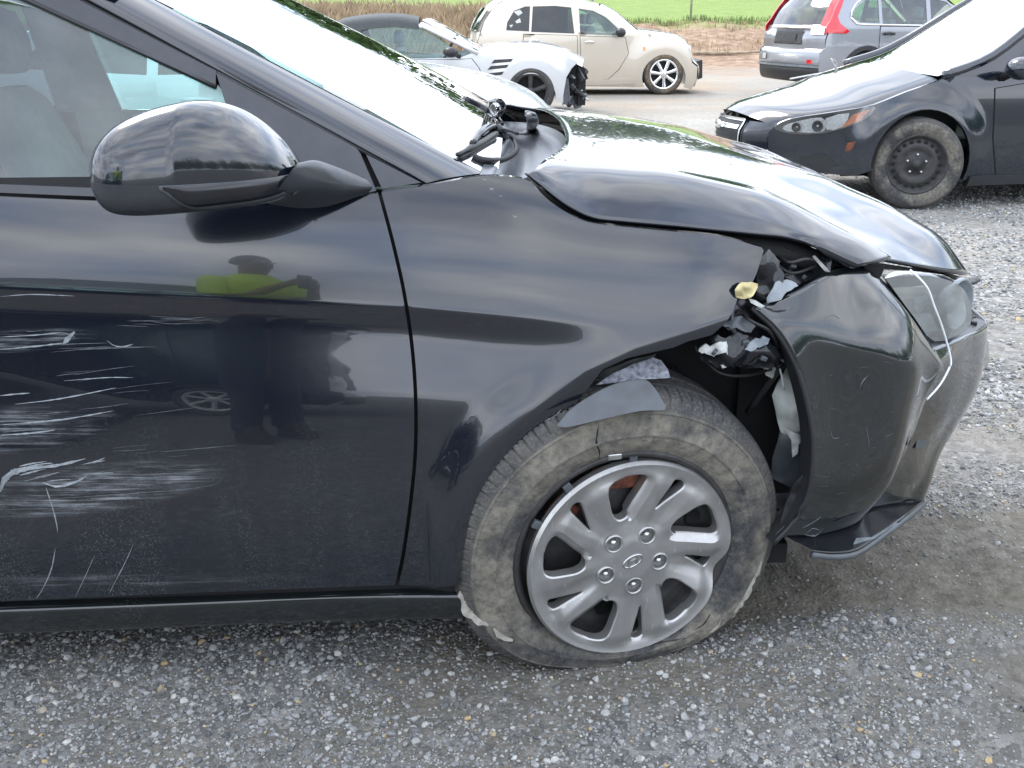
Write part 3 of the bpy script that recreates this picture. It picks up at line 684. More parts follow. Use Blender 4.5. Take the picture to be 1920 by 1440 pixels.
for f in F2:
    a, b, c = [vv[i] for i in f]; s = (b[0] - a[0]) * (c[1] - a[1]) - (b[1] - a[1]) * (c[0] - a[0]); Fc.append(f if s > 0 else f[::-1])
for li, lp in enumerate(loops):
    b0 = len(V); m = len(lp); depth = .016 if li == 0 else (.022 if li < 11 else .012)
    for q in (0, 1):
        for x, z in lp:
            s, dy = dent(x, z); V.append((x * s * (1 if q == 0 or li else .985), cover_y(x, z, 0 if 0 < li < 11 else 1, 0 if li in (1, 3, 5, 7, 9) else 1) + dy + q * depth, z * s))
    A = np.array(lp); ar = np.sum(A[:, 0] * np.roll(A[:, 1], -1) - A[:, 1] * np.roll(A[:, 0], -1))
    for i in range(m):
        j = (i + 1) % m; q = [b0 + i, b0 + j, b0 + m + j, b0 + m + i]
        Fc.append(q[::-1] if (ar > 0) != (li > 0) else q)
CM = WM @ Matrix.Translation((.009, -.010, -.015)) @ Matrix.Rotation(R(-2.5), 4, 'X') @ Matrix.Rotation(R(2.0), 4, 'Z')
cov = xform(mesh('wheel_cover', V, Fc, 'wheel_cover_silver', wheel), CM); cov.data.set_sharp_from_angle(angle=R(24))
for cx, cz in lugc:
    xform(lathe('lug_recess', [(.0147, -.092), (.013, -.084), (0, -.084)], 'wheel_cover_silver', wheel, seg=20, loc=(cx, 0, cz)), CM)
    xform(lathe('lug_nut', [(0, -.0985), (.005, -.098), (.0078, -.094), (.0085, -.083)], 'bare_metal', wheel, seg=6, loc=(cx, 0, cz)), CM)
    xform(lathe('lug_ring', [(.0150, -.0965), (.0158, -.1005), (.0178, -.1005), (.0188, -.096)], 'wheel_cover_silver', wheel, seg=24, loc=(cx, 0, cz)), CM)
# centre emblem: slanted H in an oval
E_ = []
el = [(.021 * math.cos(a), .0115 * math.sin(a)) for a in np.linspace(0, 2 * math.pi, 32, endpoint=False)]
G = [[(x * s, y, z * s) for x, z in el] for s, y in ((1.0, -.0985), (1.0, -.1022), (.86, -.1022), (.86, -.0985))]
G = [list(r) for r in zip(*G)]
emb = grid_mesh('emblem', G, 'bare_metal', wheel, close_u=True)
bars = [[(-.0135, -.0080), (-.0095, -.0090), (-.0020, .0078), (-.0062, .0088)], [(.0040, -.0088), (.0080, -.0078), (.0140, .0072), (.0100, .0086)], [(-.0075, -.0016), (-.0060, .0014), (.0090, .0022), (.0076, -.0010)]]
VV = []; FF = []
for bq in bars:
    b0 = len(VV)
    for y in (-.0985, -.1022):
        for x, z in bq: VV.append((x, y, z))
    FF += [(b0 + 4, b0 + 5, b0 + 6, b0 + 7)[::-1]] + [(b0 + i, b0 + (i + 1) % 4, b0 + 4 + (i + 1) % 4, b0 + 4 + i) for i in range(4)]
emb2 = mesh('emblem_letter', VV, FF, 'bare_metal', wheel, smooth=False)
ER = CM @ Matrix.Rotation(R(-24), 4, 'Y')
xform(emb, ER); xform(emb2, ER)
# retaining clips standing up where the cover has sprung off
for deg in (92, 128, 152):
    x, z = crot(RC * 1.0, deg); o = box('cover_clip', (0, -.090, 0), (.016, .010, .022), 'grey_plastic', wheel, bev=.002)
    o.data.transform(CM @ Matrix.Translation((x * 1.02, 0, z * 1.02)) @ Matrix.Rotation(R(90 - deg), 4, 'Y'))
x, z = crot(.213, 99); xform(box('balance_weight', (x, -.096, z), (.026, .010, .011), 'bare_metal', wheel, bev=.002), WM)
xform(tube('valve_stem', [(.085, -.05, -.135), (.087, -.085, -.138)], .005, 'bare_metal', wheel), WM)
# rear wheel
rw = bpy.data.objects.new('rear_wheel', None); COL.objects.link(rw); rw.parent = sedan
RWM = wheel_matrix(-2.70, 0.118, 0.318, 0, 0)
tyre_mesh('tyre', 0.322, 0.198, 0.205, RWM, 'muddy_tyre', rw, detail=False)
xform(lathe('rim', [(.210, -.086), (.20, -.08), (.19, -.06), (.15, -.07), (.05, -.075), (0, -.075)], 'wheel_cover_silver', rw, seg=40), RWM)

# ------------------------------------------------------------------ inner front structure
def well(x, z): return 0.34
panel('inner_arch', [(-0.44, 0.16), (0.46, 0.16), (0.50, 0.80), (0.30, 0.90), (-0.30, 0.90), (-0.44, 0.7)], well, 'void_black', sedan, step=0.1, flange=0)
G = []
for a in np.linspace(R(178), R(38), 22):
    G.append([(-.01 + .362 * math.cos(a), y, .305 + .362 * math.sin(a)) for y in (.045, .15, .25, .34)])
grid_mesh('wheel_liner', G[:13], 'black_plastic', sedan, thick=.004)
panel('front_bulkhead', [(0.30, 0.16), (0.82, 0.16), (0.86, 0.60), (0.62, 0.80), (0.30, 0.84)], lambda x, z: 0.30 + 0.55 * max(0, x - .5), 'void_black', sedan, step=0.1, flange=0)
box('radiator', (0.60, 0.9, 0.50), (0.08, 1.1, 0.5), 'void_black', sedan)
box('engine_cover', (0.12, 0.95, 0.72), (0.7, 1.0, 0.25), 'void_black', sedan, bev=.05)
# apron under the hood edge, so that the shut line looks into darkness
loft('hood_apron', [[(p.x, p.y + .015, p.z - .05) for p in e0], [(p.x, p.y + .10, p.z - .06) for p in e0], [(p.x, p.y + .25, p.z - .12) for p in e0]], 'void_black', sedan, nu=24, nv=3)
# liner pieces hanging over the tyre
def crumple(name, pts, y0, mat, amp=0.0, step=.012, tilt=0.0, sc=18.0, seed=0.0, parent=None, flange=.003, ytilt=0.0, smooth_edges=0, jag=0.0):
    """bent or torn sheet; y0 its depth in the car, tilt its lean"""
    if jag:
        rj = random.Random(int(pts[0][0] * 7 + pts[0][1])); pts = [(a + rj.gauss(0, jag), b + rj.gauss(0, jag)) for a, b in densify(pts, 7)]
    q = [M.P(a, b, y0) for a, b in pts]; cz = sum(p.z for p in q) / len(q); cx = sum(p.x for p in q) / len(q)
    def f(x, z): return y0 + tilt * (z - cz) + ytilt * (x - cx) + amp * noise.fractal(Vector((x * sc + seed, z * sc, seed)), 1.1, 2.0, 2)
    q = [M.P(a, b, f) for a, b in pts]
    ol = [(p.x, p.z) for p in q]
    if smooth_edges: ol = [tuple(p) for p in cat(ol, smooth_edges, True)]
    return panel(name, ol, f, mat, parent or sedan, step=step, flange=flange)
def flap(x, z): return -0.108 + 0.95 * (z - .56) + 0.30 * (x + .08) ** 2
fl = [(1044, 798), (1066, 772), (1092, 752), (1130, 730), (1165, 717), (1208, 712), (1228, 728), (1240, 748), (1247, 768), (1205, 770), (1150, 781), (1100, 793), (1062, 801)]
panel('liner_flap', SL(fl + fl[:1], flap, 3)[:-1], flap, 'grey_plastic', sedan, step=.012, flange=.004)
crumple('felt_lining', [(1118, 722), (1150, 700), (1185, 684), (1225, 671), (1240, 676), (1252, 692), (1257, 708), (1215, 711), (1165, 716)], .03, 'felt', amp=.012, tilt=.9, sc=10, step=.014)
crumple('arch_liner_edge', [(1040, 800), (1092, 745), (1132, 694), (1180, 676), (1230, 664), (1215, 690), (1150, 712), (1095, 745), (1066, 780)], .055, 'black_plastic', amp=.006, tilt=.4)
crumple('clip_bracket', [(1010, 806), (1034, 790), (1050, 800), (1046, 808), (1006, 832), (1002, 822)], .012, 'black_plastic', amp=.002, tilt=.2)
o = lathe('clip_hole', [(0, -.002), (.008, -.002), (.009, 0)], 'void_black', sedan, seg=14, loc=tuple(M.P(1025, 802, .008)))
# ------------------------------------------------------------------ bumper cover
colm = [
    ([(1415, 577), (1462, 622), (1497, 685), (1520, 765), (1530, 840), (1521, 925), (1492, 980), (1455, 1019)], [.035, .02, .012, .012, .012, .014, .018, .02]),
    ([(1500, 546), (1525, 620), (1550, 700), (1566, 780), (1572, 850), (1562, 930), (1535, 985), (1500, 1018)], [.062, .044, .038, .036, .036, .038, .042, .046]),
    ([(1577, 514), (1600, 605), (1615, 690), (1625, 780), (1625, 855), (1612, 930), (1590, 978), (1548, 1014)], [.098, .078, .066, .062, .062, .066, .072, .078]),
    ([(1655, 522), (1700, 590), (1712, 680), (1702, 770), (1690, 850), (1672, 912), (1648, 950), (1610, 992)], [.150, .128, .114, .108, .108, .112, .118, .125]),
    ([(1754, 656), (1770, 690), (1760, 716), (1736, 754), (1716, 812), (1694, 866), (1668, 910), (1632, 960)], [.235, .225, .215, .20, .195, .195, .20, .205]),
    ([(1812, 628), (1814, 670), (1804, 730), (1778, 785), (1744, 845), (1728, 892), (1714, 915), (1700, 940)], [.40, .385, .37, .34, .33, .33, .33, .33]),
    ([(1850, 602), (1847, 645), (1832, 715), (1795, 778), (1755, 842), (1741, 888), (1735, 908), (1729, 924)], [.60, .58, .55, .50, .47, .46, .46, .46]),
]
BR = []
for pts, ys in colm:
    BR.append([tuple(M.P(a, b, y)) for (a, b), y in zip(pts, ys)])
last = BR[-1]; BR.append([(p[0] + .045 - .0 * i, .95, p[2] + .004) for i, p in enumerate(last)])
def bdent(p):
    k = noise.fractal(Vector((p[0] * 5, p[1] * 5, p[2] * 5)), 1, 2, 2)
    e = math.exp(-((p[0] - .42) / .16) ** 2 - ((p[2] - .60) / .12) ** 2)
    e2 = math.exp(-((p[0] - .50) / .10) ** 2 - ((p[2] - .72) / .05) ** 2)
    d = p[2] - (.80 - .42 * (p[0] - .26)); f = .32 * (math.sqrt(d * d + .012 ** 2) - .012) if d > 0 else .06 * (math.sqrt(d * d + .03 ** 2) - .03)
    f *= 1 - sst(.70, .80, p[0])
    return p + np.array([0, .003 * k + .010 * e - .006 * e2 + f, 0])
bumper = loft('bumper_cover', BR[:5], 'dusty_black_paint', sedan, nu=48, nv=9, thick=-.004, fn=bdent)
loft('bumper_nose', [[(p[0] - .008, p[1] + .012, p[2]) for p in BR[4]]] + BR[5:], 'dusty_black_paint', sedan, nu=44, nv=8, thick=-.004)
# black edge strip round the bumper's wheel-arch lip
ed = [(M.P(a - 5, b, y + .012)) for (a, b), y in zip(colm[0][0], colm[0][1])]
loft('arch_lip', [[tuple(p) for p in ed], [(p.x - .012, p.y + .05, p.z) for p in ed]], 'black_plastic', sedan, nu=30, nv=3)
tube('arch_lip_edge', [tuple(p) for p in ed], .006, 'black_plastic', sedan, smooth_n=4)
# top ledge of the bumper below the lamp
lt = [M.P(1752, 652, .262), M.P(1790, 644, .34), M.P(1820, 628, .42), M.P(1850, 604, .60)]
loft('bumper_ledge', [[tuple(p) for p in lt], [(p.x - .02, p.y + .02, p.z + .006) for p in lt], [(p.x - .06, p.y + .07, p.z) for p in lt]], 'grey_plastic', sedan, nu=16, nv=3)
for i, (a, b) in enumerate(((1788, 634), (1806, 628), (1818, 616), (1826, 606))):
    box('ledge_clip', tuple(M.P(a, b, .44 + .03 * i)), (.012, .016, .010), 'black_plastic', sedan, rot=(0, 0, R(20 * i)), bev=.002)
tube('ledge_hook', [M.P(1818, 606, .55), M.P(1820, 596, .56), M.P(1828, 594, .57)], .004, 'black_plastic', sedan)
# fog-lamp recess edge and chrome badge sliver at the nose
def bpan(name, pts, y, mat, **k): return crumple(name, pts, y, mat, **k)
bpan('fog_trim', [(1722, 815), (1733, 812), (1742, 826), (1736, 838), (1716, 842)], .266, 'grey_plastic', ytilt=.9, flange=.004)
bpan('grille_trim', [(1847, 632), (1853, 640), (1855, 676), (1848, 690), (1842, 688), (1849, 668)], .66, 'chrome', flange=.006)
# splitter hanging off the bottom
sp_o = [(1522, 1040), (1560, 1044), (1605, 1038), (1650, 1008), (1695, 975), (1732, 944)]
spy = [.02, .035, .06, .13, .23, .40]
so_ = [M.P(a, b, y) for (a, b), y in zip(sp_o, spy)]
loft('lower_spoiler', [[(p.x, p.y, p.z + .004) for p in so_], [(p.x, p.y - .002, p.z + .012) for p in so_], [(p.x - .015, p.y + .012, p.z + .016) for p in so_], [(p.x - .07, p.y + .07, p.z + .035) for p in so_], [(p.x - .10, p.y + .14, p.z + .09) for p in so_]], 'gloss_plastic', sedan, nu=24, nv=3)
tube('spoiler_lip', [tuple(p) for p in so_], .008, 'grey_plastic', sedan, smooth_n=5)
crumple('spoiler_tear', [(1600, 1022), (1606, 1010), (1635, 1008), (1665, 990), (1688, 978), (1640, 1010), (1610, 1032)], .10, 'shard_grey', ytilt=.5)
# ------------------------------------------------------------------ headlamp
hl = bpy.data.objects.new('headlamp', None); COL.objects.link(hl); hl.parent = sedan; hl['label'] = 'hazy clear headlamp pushed back under the hood edge'
def lens_y(x, z): return 0.19 + 0.62 * max(0, x - .58) + .9 * max(0, x - .80) ** 2 + .10 * (z - .72)
ln = [(1660, 522), (1700, 514), (1760, 520), (1800, 536), (1816, 560), (1822, 598), (1806, 622), (1752, 640), (1715, 596), (1688, 560)]
panel('lens', SL(ln + ln[:1], lens_y, 3)[:-1], lens_y, 'hazy_lens', hl, step=.02, flange=.03)
panel('housing', SL([(1655, 518), (1770, 516), (1815, 540), (1824, 600), (1750, 645), (1690, 570)], lambda x, z: lens_y(x, z) + .10, 1), lambda x, z: lens_y(x, z) + .10, 'grey_plastic', hl, step=.03, flange=0)
c = M.P(1792, 570, .40); xf = lathe('reflector', [(0, .05), (.02, .045), (.045, .02), (.058, -.01), (.062, -.012), (.064, .0)], 'shard_grey', hl, seg=28); xf.data.transform(Matrix.Translation(c) @ Matrix.Rotation(R(38), 4, 'Z'))
crumple('lamp_bezel', [(1690, 548), (1800, 552), (1808, 600), (1756, 618), (1722, 590)], .42, 'shard_grey', parent=hl, ytilt=.4, amp=.02, sc=14)
crumple('lamp_bezel', [(1668, 540), (1740, 536), (1745, 552), (1690, 562)], .27, 'chrome', parent=hl, ytilt=.4)
crumple('lamp_bezel', [(1705, 590), (1745, 588), (1760, 620), (1735, 622)], .30, 'shard_grey', parent=hl, ytilt=.4)
wp = [(1706, 506, .20), (1722, 520, .19), (1740, 542, .19), (1752, 575, .20), (1766, 612, .225), (1780, 660, .238), (1783, 680, .236), (1779, 692, .232), (1762, 722, .212), (1738, 749, .190)]
tube('white_trim_strip', [tuple(M.P(a, b, y - .014)) for a, b, y in wp], .0024, 'white_wire', sedan, smooth_n=4)
# ------------------------------------------------------------------ crushed plastics between wing, lamp and bumper
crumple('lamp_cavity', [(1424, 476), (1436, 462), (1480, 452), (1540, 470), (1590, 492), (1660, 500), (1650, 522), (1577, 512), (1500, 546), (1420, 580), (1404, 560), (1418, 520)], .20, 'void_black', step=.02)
crumple('crushed_bracket', [(1424, 482), (1440, 468), (1462, 490), (1470, 520), (1458, 548), (1432, 566), (1414, 560), (1418, 528)], .075, 'gloss_plastic', amp=.035, sc=12, seed=1.3, jag=1.5, step=.008)
crumple('crushed_bracket', [(1440, 462), (1500, 470), (1560, 490), (1556, 508), (1500, 534), (1470, 520), (1462, 488)], .13, 'gloss_plastic', amp=.05, sc=13, seed=4.1, jag=1.5, step=.008)
crumple('plastic_shard', [(1436, 566), (1452, 530), (1470, 524), (1488, 526), (1498, 536), (1476, 548), (1456, 564)], .055, 'shard_grey', amp=.010, tilt=.7, jag=1.5, step=.007)
crumple('foam_scrap', [(1378, 542), (1386, 532), (1402, 529), (1422, 530), (1418, 548), (1410, 558), (1396, 561), (1380, 560)], .018, 'tan_foam', amp=.014, sc=45, seed=2, jag=1.2, step=.006)
crumple('foam_scrap', [(1404, 560), (1418, 564), (1434, 574), (1428, 578), (1408, 568)], .022, 'torn_white', amp=.006, sc=50, seed=5)
crumple('chrome_scrap', [(1523, 481), (1528, 479), (1552, 504), (1556, 510), (1546, 508)], .10, 'bare_metal', amp=.004)
crumple('arch_corner', [(1372, 588), (1386, 560), (1410, 566), (1428, 590), (1462, 640), (1470, 680), (1440, 660), (1400, 640), (1356, 612)], .075, 'gloss_plastic', amp=.035, sc=11, seed=9, step=.008)
crumple('crushed_reinforcement', [(1302, 650), (1318, 636), (1345, 628), (1400, 628), (1440, 640), (1470, 668), (1478, 690), (1440, 688), (1390, 690), (1345, 688), (1316, 676)], .06, 'gloss_plastic', amp=.05, sc=13, seed=3.4, jag=2.0, step=.008)
crumple('torn_edge', [(1308, 656), (1322, 646), (1336, 650), (1348, 640), (1362, 642), (1386, 657), (1366, 664), (1352, 660), (1346, 668), (1326, 664)], .030, 'torn_white', amp=.014, sc=40, seed=7, tilt=.6, jag=2.2, step=.006)
crumple('torn_edge', [(1352, 684), (1360, 682), (1367, 688), (1354, 691)], .035, 'torn_white', amp=.004, jag=1.2, step=.005)
crumple('plastic_shard', [(1388, 650), (1430, 630), (1444, 636), (1440, 648), (1405, 660)], .030, 'shard_grey', amp=.012, tilt=.8, sc=30, jag=1.8, step=.007)
crumple('plastic_shard', [(1352, 610), (1366, 602), (1385, 594), (1410, 600), (1418, 614), (1406, 624), (1380, 616)], .035, 'grey_plastic', amp=.014, tilt=.9, sc=30, seed=2, jag=1.5, step=.007)
crumple('washer_tank', [(1462, 712), (1474, 690), (1490, 682), (1508, 700), (1518, 740), (1518, 832), (1500, 842), (1466, 822), (1456, 780), (1448, 742)], .17, 'pale_plastic', amp=.035, sc=14, seed=1)
crumple('washer_tank_skirt', [(1462, 810), (1516, 838), (1514, 900), (1500, 922), (1446, 896), (1448, 860)], .15, 'grey_plastic', amp=.015, sc=14, seed=6)
crumple('washer_tank_rib', [(1468, 800), (1500, 815), (1516, 812), (1514, 828), (1498, 832), (1496, 850), (1486, 858), (1484, 826)], .14, 'torn_white', amp=.012, sc=26, seed=8)
crumple('washer_neck', [(1432, 690), (1452, 684), (1458, 696), (1448, 710), (1436, 704)], .15, 'pale_plastic', amp=.012, sc=30)
tube('hose', [M.P(1478, 672, .14), M.P(1450, 705, .16), M.P(1402, 774, .2)], .008, 'black_plastic', sedan, smooth_n=3)
tube('hose', [M.P(1262, 690, .30), M.P(1300, 740, .28), M.P(1370, 790, .30)], .010, 'black_plastic', sedan, smooth_n=3)
for k_, (w_, m_) in enumerate((([(1440, 470, .16), (1462, 500, .10), (1490, 512, .09), (1530, 498, .14)], 'rubber_seal'), ([(1452, 476, .15), (1480, 492, .08), (1516, 486, .10), (1560, 500, .16)], 'rubber_seal'), ([(1392, 590, .05), (1412, 604, .02), (1444, 622, .03), (1460, 655, .07)], 'rubber_seal'), ([(1318, 672, .10), (1352, 700, .08), (1400, 704, .10), (1446, 692, .14)], 'rubber_seal'), ([(1448, 655, .06), (1462, 690, .09), (1470, 730, .12)], 'white_wire'), ([(1380, 560, .05), (1372, 600, .04), (1384, 634, .04)], 'grey_plastic'))):
    tube('wiring', [tuple(M.P(a, b, y)) for a, b, y in w_], .0035 if k_ != 4 else .002, m_, sedan, seg=6, smooth_n=5)
for a, b, y in ((1486, 500, .085), (1398, 642, .015), (1432, 672, .03), (1508, 520, .10), (1340, 660, .02)):
    box('plastic_clip', tuple(M.P(a, b, y)), (.014, .008, .010), random.choice(['grey_plastic', 'black_plastic']), sedan, rot=(random.random(), random.random(), random.random()), bev=.002)
crumple('mud_flap', [(1490, 905), (1512, 880), (1520, 930), (1500, 972), (1470, 1004), (1455, 1012), (1462, 985)], .06, 'black_plastic', amp=.01)
# ------------------------------------------------------------------ door mirror
mirror = bpy.data.objects.new('door_mirror', None); COL.objects.link(mirror); mirror.parent = sedan; mirror['label'] = 'glossy black door mirror with dark indicator strip'
def yc_(px): return np.interp(px, [180, 370, 566], [-.245, -.19, -.075])
mtop = cat([(181, 318), (188, 292), (205, 262), (240, 230), (290, 207), (340, 194), (380, 189), (420, 192), (460, 207), (500, 236), (530, 268), (550, 298), (562, 320), (566, 332)], 3)
mbot = cat([(181, 326), (190, 352), (205, 382), (222, 396), (260, 400), (320, 397), (400, 390), (470, 382), (520, 374), (548, 362), (560, 350), (566, 340)], 3)
mtop = resample(mtop, 160); mbot = resample(mbot, 160)
U = np.concatenate([[0.0, .004, .012, .025, .045], np.linspace(.07, .93, 34), [.955, .975, .988, .996, 1.0]])
capG = []; lowG = []
for u in U:
    px = 181 + 385 * u; zt = np.interp(px, mtop[:, 0], mtop[:, 1]); zb_ = np.interp(px, mbot[:, 0], mbot[:, 1]); zs = np.interp(px, [181, 350, 566], [329, 329, 319])
    zs = min(max(zs, zt), zb_); hy = .105 * (max(0.0, 1 - abs(2 * u - 1) ** 3.2)) ** .5 + .0008; yc0 = yc_(px)
    pt = M.P(px, zt, yc0); pb = M.P(px, zb_, yc0); ps = M.P(px, zs, yc0)
    def ring(a):
        c, s = math.cos(a), math.sin(a); e = .85
        y = yc0 + hy * math.copysign(abs(c) ** e, c); h = (pt.z - ps.z) if s > 0 else (ps.z - pb.z)
        z = ps.z + h * math.copysign(abs(s) ** (.9 if s > 0 else .7), s); x = ps.x
        return (x + (yc0 - y) * -.15, y, z)
    capG.append([ring(a) for a in np.linspace(math.pi, 0, 24)]); lowG.append([ring(a) for a in np.linspace(2 * math.pi, math.pi, 24)])
grid_mesh('mirror_cap', capG, 'black_paint', mirror, flip=False)
grid_mesh('mirror_housing', lowG, 'satin_trim', mirror, flip=False)
# indicator strip and its lighter surround wrap the outer face just under the cap
def mpatch(name, u0, u1, f0, f1, mat, off, n=26):
    G = []
    for k in range(n):
        u = lerp(u0, u1, k / (n - 1)); px = 181 + 385 * u; i = np.interp(u, U, range(len(U))); i0 = int(i); i1 = min(i0 + 1, len(U) - 1); t = i - i0; row = []
        for f in np.linspace(f0(u), f1(u), 5):
            j = 23 - 23 * f; j0 = int(j); j1 = min(j0 + 1, 23); q = j - j0
            g = lambda a, b: np.array(lowG[a][b])
            p = lerp(lerp(g(i0, j0), g(i0, j1), q), lerp(g(i1, j0), g(i1, j1), q), t); row.append(p + np.array([0, -off, -off * .3]))
        G.append(row)
    return grid_mesh(name, G, mat, mirror, thick=.002, flip=True)
mpatch('indicator_surround', .43, .985, lambda u: 0.0, lambda u: .02 + .26 * sst(.43, .60, u), 'grey_plastic', .0015)
mpatch('indicator_lens', .45, .975, lambda u: 0.0, lambda u: .015 + .165 * sst(.45, .58, u), 'gloss_plastic', .004)
arm = [[(M.P(a, b, y)) for a, b, y in r] for r in (
    [(500, 382, -.11), (560, 390, -.045), (618, 386, .01), (690, 362, .05)],
    [(520, 356, -.16), (588, 350, -.08), (640, 352, -.01), (698, 350, .045)],
    [(558, 306, -.11), (592, 300, -.05), (632, 312, .01), (682, 332, .06)],
    [(550, 335, .02), (600, 335, .05), (650, 340, .08), (690, 345, .09)])]
arm.append(arm[0]); loft('mirror_arm', [[tuple(p) for p in r] for r in arm], 'satin_trim', mirror, nu=14, nv=5)
tube('mirror_seam', [tuple(M.P(a, b, y - .118)) for a, b, y in ((552, 300, .0), (566, 330, .02), (566, 350, .02), (548, 366, .0))], .0022, 'rubber_seal', mirror, smooth_n=4)
# ------------------------------------------------------------------ cowl and wipers
cw = []
for y in np.linspace(.13, CARW - .13, 13):
    q = 1 - abs(y - .9) / .77; q = 1 - (1 - q) ** 2.0
    rx = lerp(-.205, -.075, q); rz = lerp(1.05, 1.085, q); wx = lerp(-.275, -.225, q) ; wz = lerp(1.062, 1.105, q)
    cw.append([(rx + .02, y, rz - .03), (rx - .01, y, rz - .055), (lerp(rx, wx, .6), y, rz - .05), (wx, y, wz - .012), (wx - .03, y, wz + .0)])
cowl = loft('cowl_panel', cw, 'cowl_plastic', sedan, nu=14, nv=3, flip=False)
from mathutils.bvhtree import BVHTree
def bvh(o): return BVHTree.FromPolygons([v.co.copy() for v in o.data.vertices], [tuple(p.vertices) for p in o.data.polygons])
BVS = [bvh(windscreen), bvh(cowl)]
def on_surf(px, py, lift):
    d = (M.Ri @ pray(px, py)).normalized(); best = None
    for T in BVS:
        h = T.ray_cast(M.o, d)
        if h[0] is not None and (best is None or h[3] < best): best = h[3]
    return tuple(M.o + d * ((best if best else 2.6) - lift * 1.6))
def wip(name, pts, r, mat, lift, flat=1.0, n=4): return tube(name, [on_surf(a, b, lift) for a, b in pts], r, mat, sedan, seg=8, flat=flat, smooth_n=n)
wip('wiper_blade', [(858, 290), (880, 279), (902, 268), (930, 250)], [.006, .009, .009, .007], 'black_plastic', .012, .8)
wip('wiper_blade_rubber', [(862, 297), (882, 287), (905, 274), (928, 262)], .005, 'rubber_seal', .004)
wip('wiper_joint', [(886, 268), (896, 254), (910, 242), (926, 236), (940, 244), (948, 258)], [.008, .011, .012, .011, .009], 'gloss_plastic', .02, .7)
wip('wiper_arm', [(924, 236), (945, 243), (966, 250), (984, 251), (996, 240), (999, 226), (994, 214), (984, 212)], [.008, .011, .013, .014, .015, .014, .012, .010], 'grey_plastic', .022, .55)
wip('wiper_hose', [(946, 250), (962, 264), (968, 282), (950, 296), (925, 301), (900, 298), (888, 292)], .0065, 'rubber_seal', .005)
wip('wiper_arm', [(872, 184), (900, 198), (922, 212), (938, 232)], .010, 'gloss_plastic', .012, .7)
wip('wiper_joint', [(912, 206), (920, 192), (934, 188), (943, 198), (938, 212), (928, 218)], .008, 'gloss_plastic', .015, .7)
# ------------------------------------------------------------------ other vehicles
def rails_top(prof, sf, W, crown=0.03, drop=0.05, plan=0.0, inset=0.012, fr=(0, .03, .09, .25, .5, .75, .91, .97, 1)):
    """cross-car surface that follows a lengthwise profile (x, z); sf gives the body side"""
    out = []
    for f in fr:
        g = abs(2 * f - 1); r = []
        for x, z in prof:
            e = sf(x, z - drop) + inset * 0; y = lerp(e, W - e, f)
            dz = crown * (1 - g ** 2) - (drop if g == 1 else drop * max(0, (g - .8) / .2) ** 3)
            r.append((x + plan * (1 - g ** 2), y, z + dz - crown * .3))
        out.append(r)
    return out
def body_side(name, out_px, fr, sf, mat, car, holes=(), W=1.75, step=.06, both=True):
    ol = [(p.x, p.z) for p in (fr.P(a, b, sf) for a, b in out_px)]
    hs = [[(p.x, p.z) for p in (fr.P(a, b, sf) for a, b in h)] for h in holes]
    panel(name, ol, sf, mat, car, step=step, holes=hs)
    if both: panel(name, ol, sf, mat, car, step=step * 1.5, holes=hs, side=1, W=W)
def px_panel(name, pts, fr, sf, mat, car, off=-.004, step=.05, flange=.008, n=0, both=False, W=1.75):
    ol = [(p.x, p.z) for p in (fr.P(a, b, sf) for a, b in pts)]
    if n: ol = [tuple(q) for q in cat(ol, n, True)]
    o = panel(name, ol, sf, mat, car, off=off, step=step, flange=flange)
    if both: panel(name, ol, sf, mat, car, off=off, step=step, flange=flange, side=1, W=W)
    return o
def door_panel(pts, fr, sf, mat, car, grow=.010, n=0):
    ol = [(p.x, p.z) for p in (fr.P(a, b, sf) for a, b in pts)]
    c = np.mean(np.array(ol), 0)
    big = [tuple(c + (np.array(p) - c) * (1 + grow / max(.05, np.linalg.norm(np.array(p) - c)))) for p in ol]
    d = panel('door', ol, sf, mat, car, off=-.005, step=.05, flange=.006)
    panel('shut_line', big, sf, 'void_black', car, off=-.002, step=.08, flange=0)
    return d
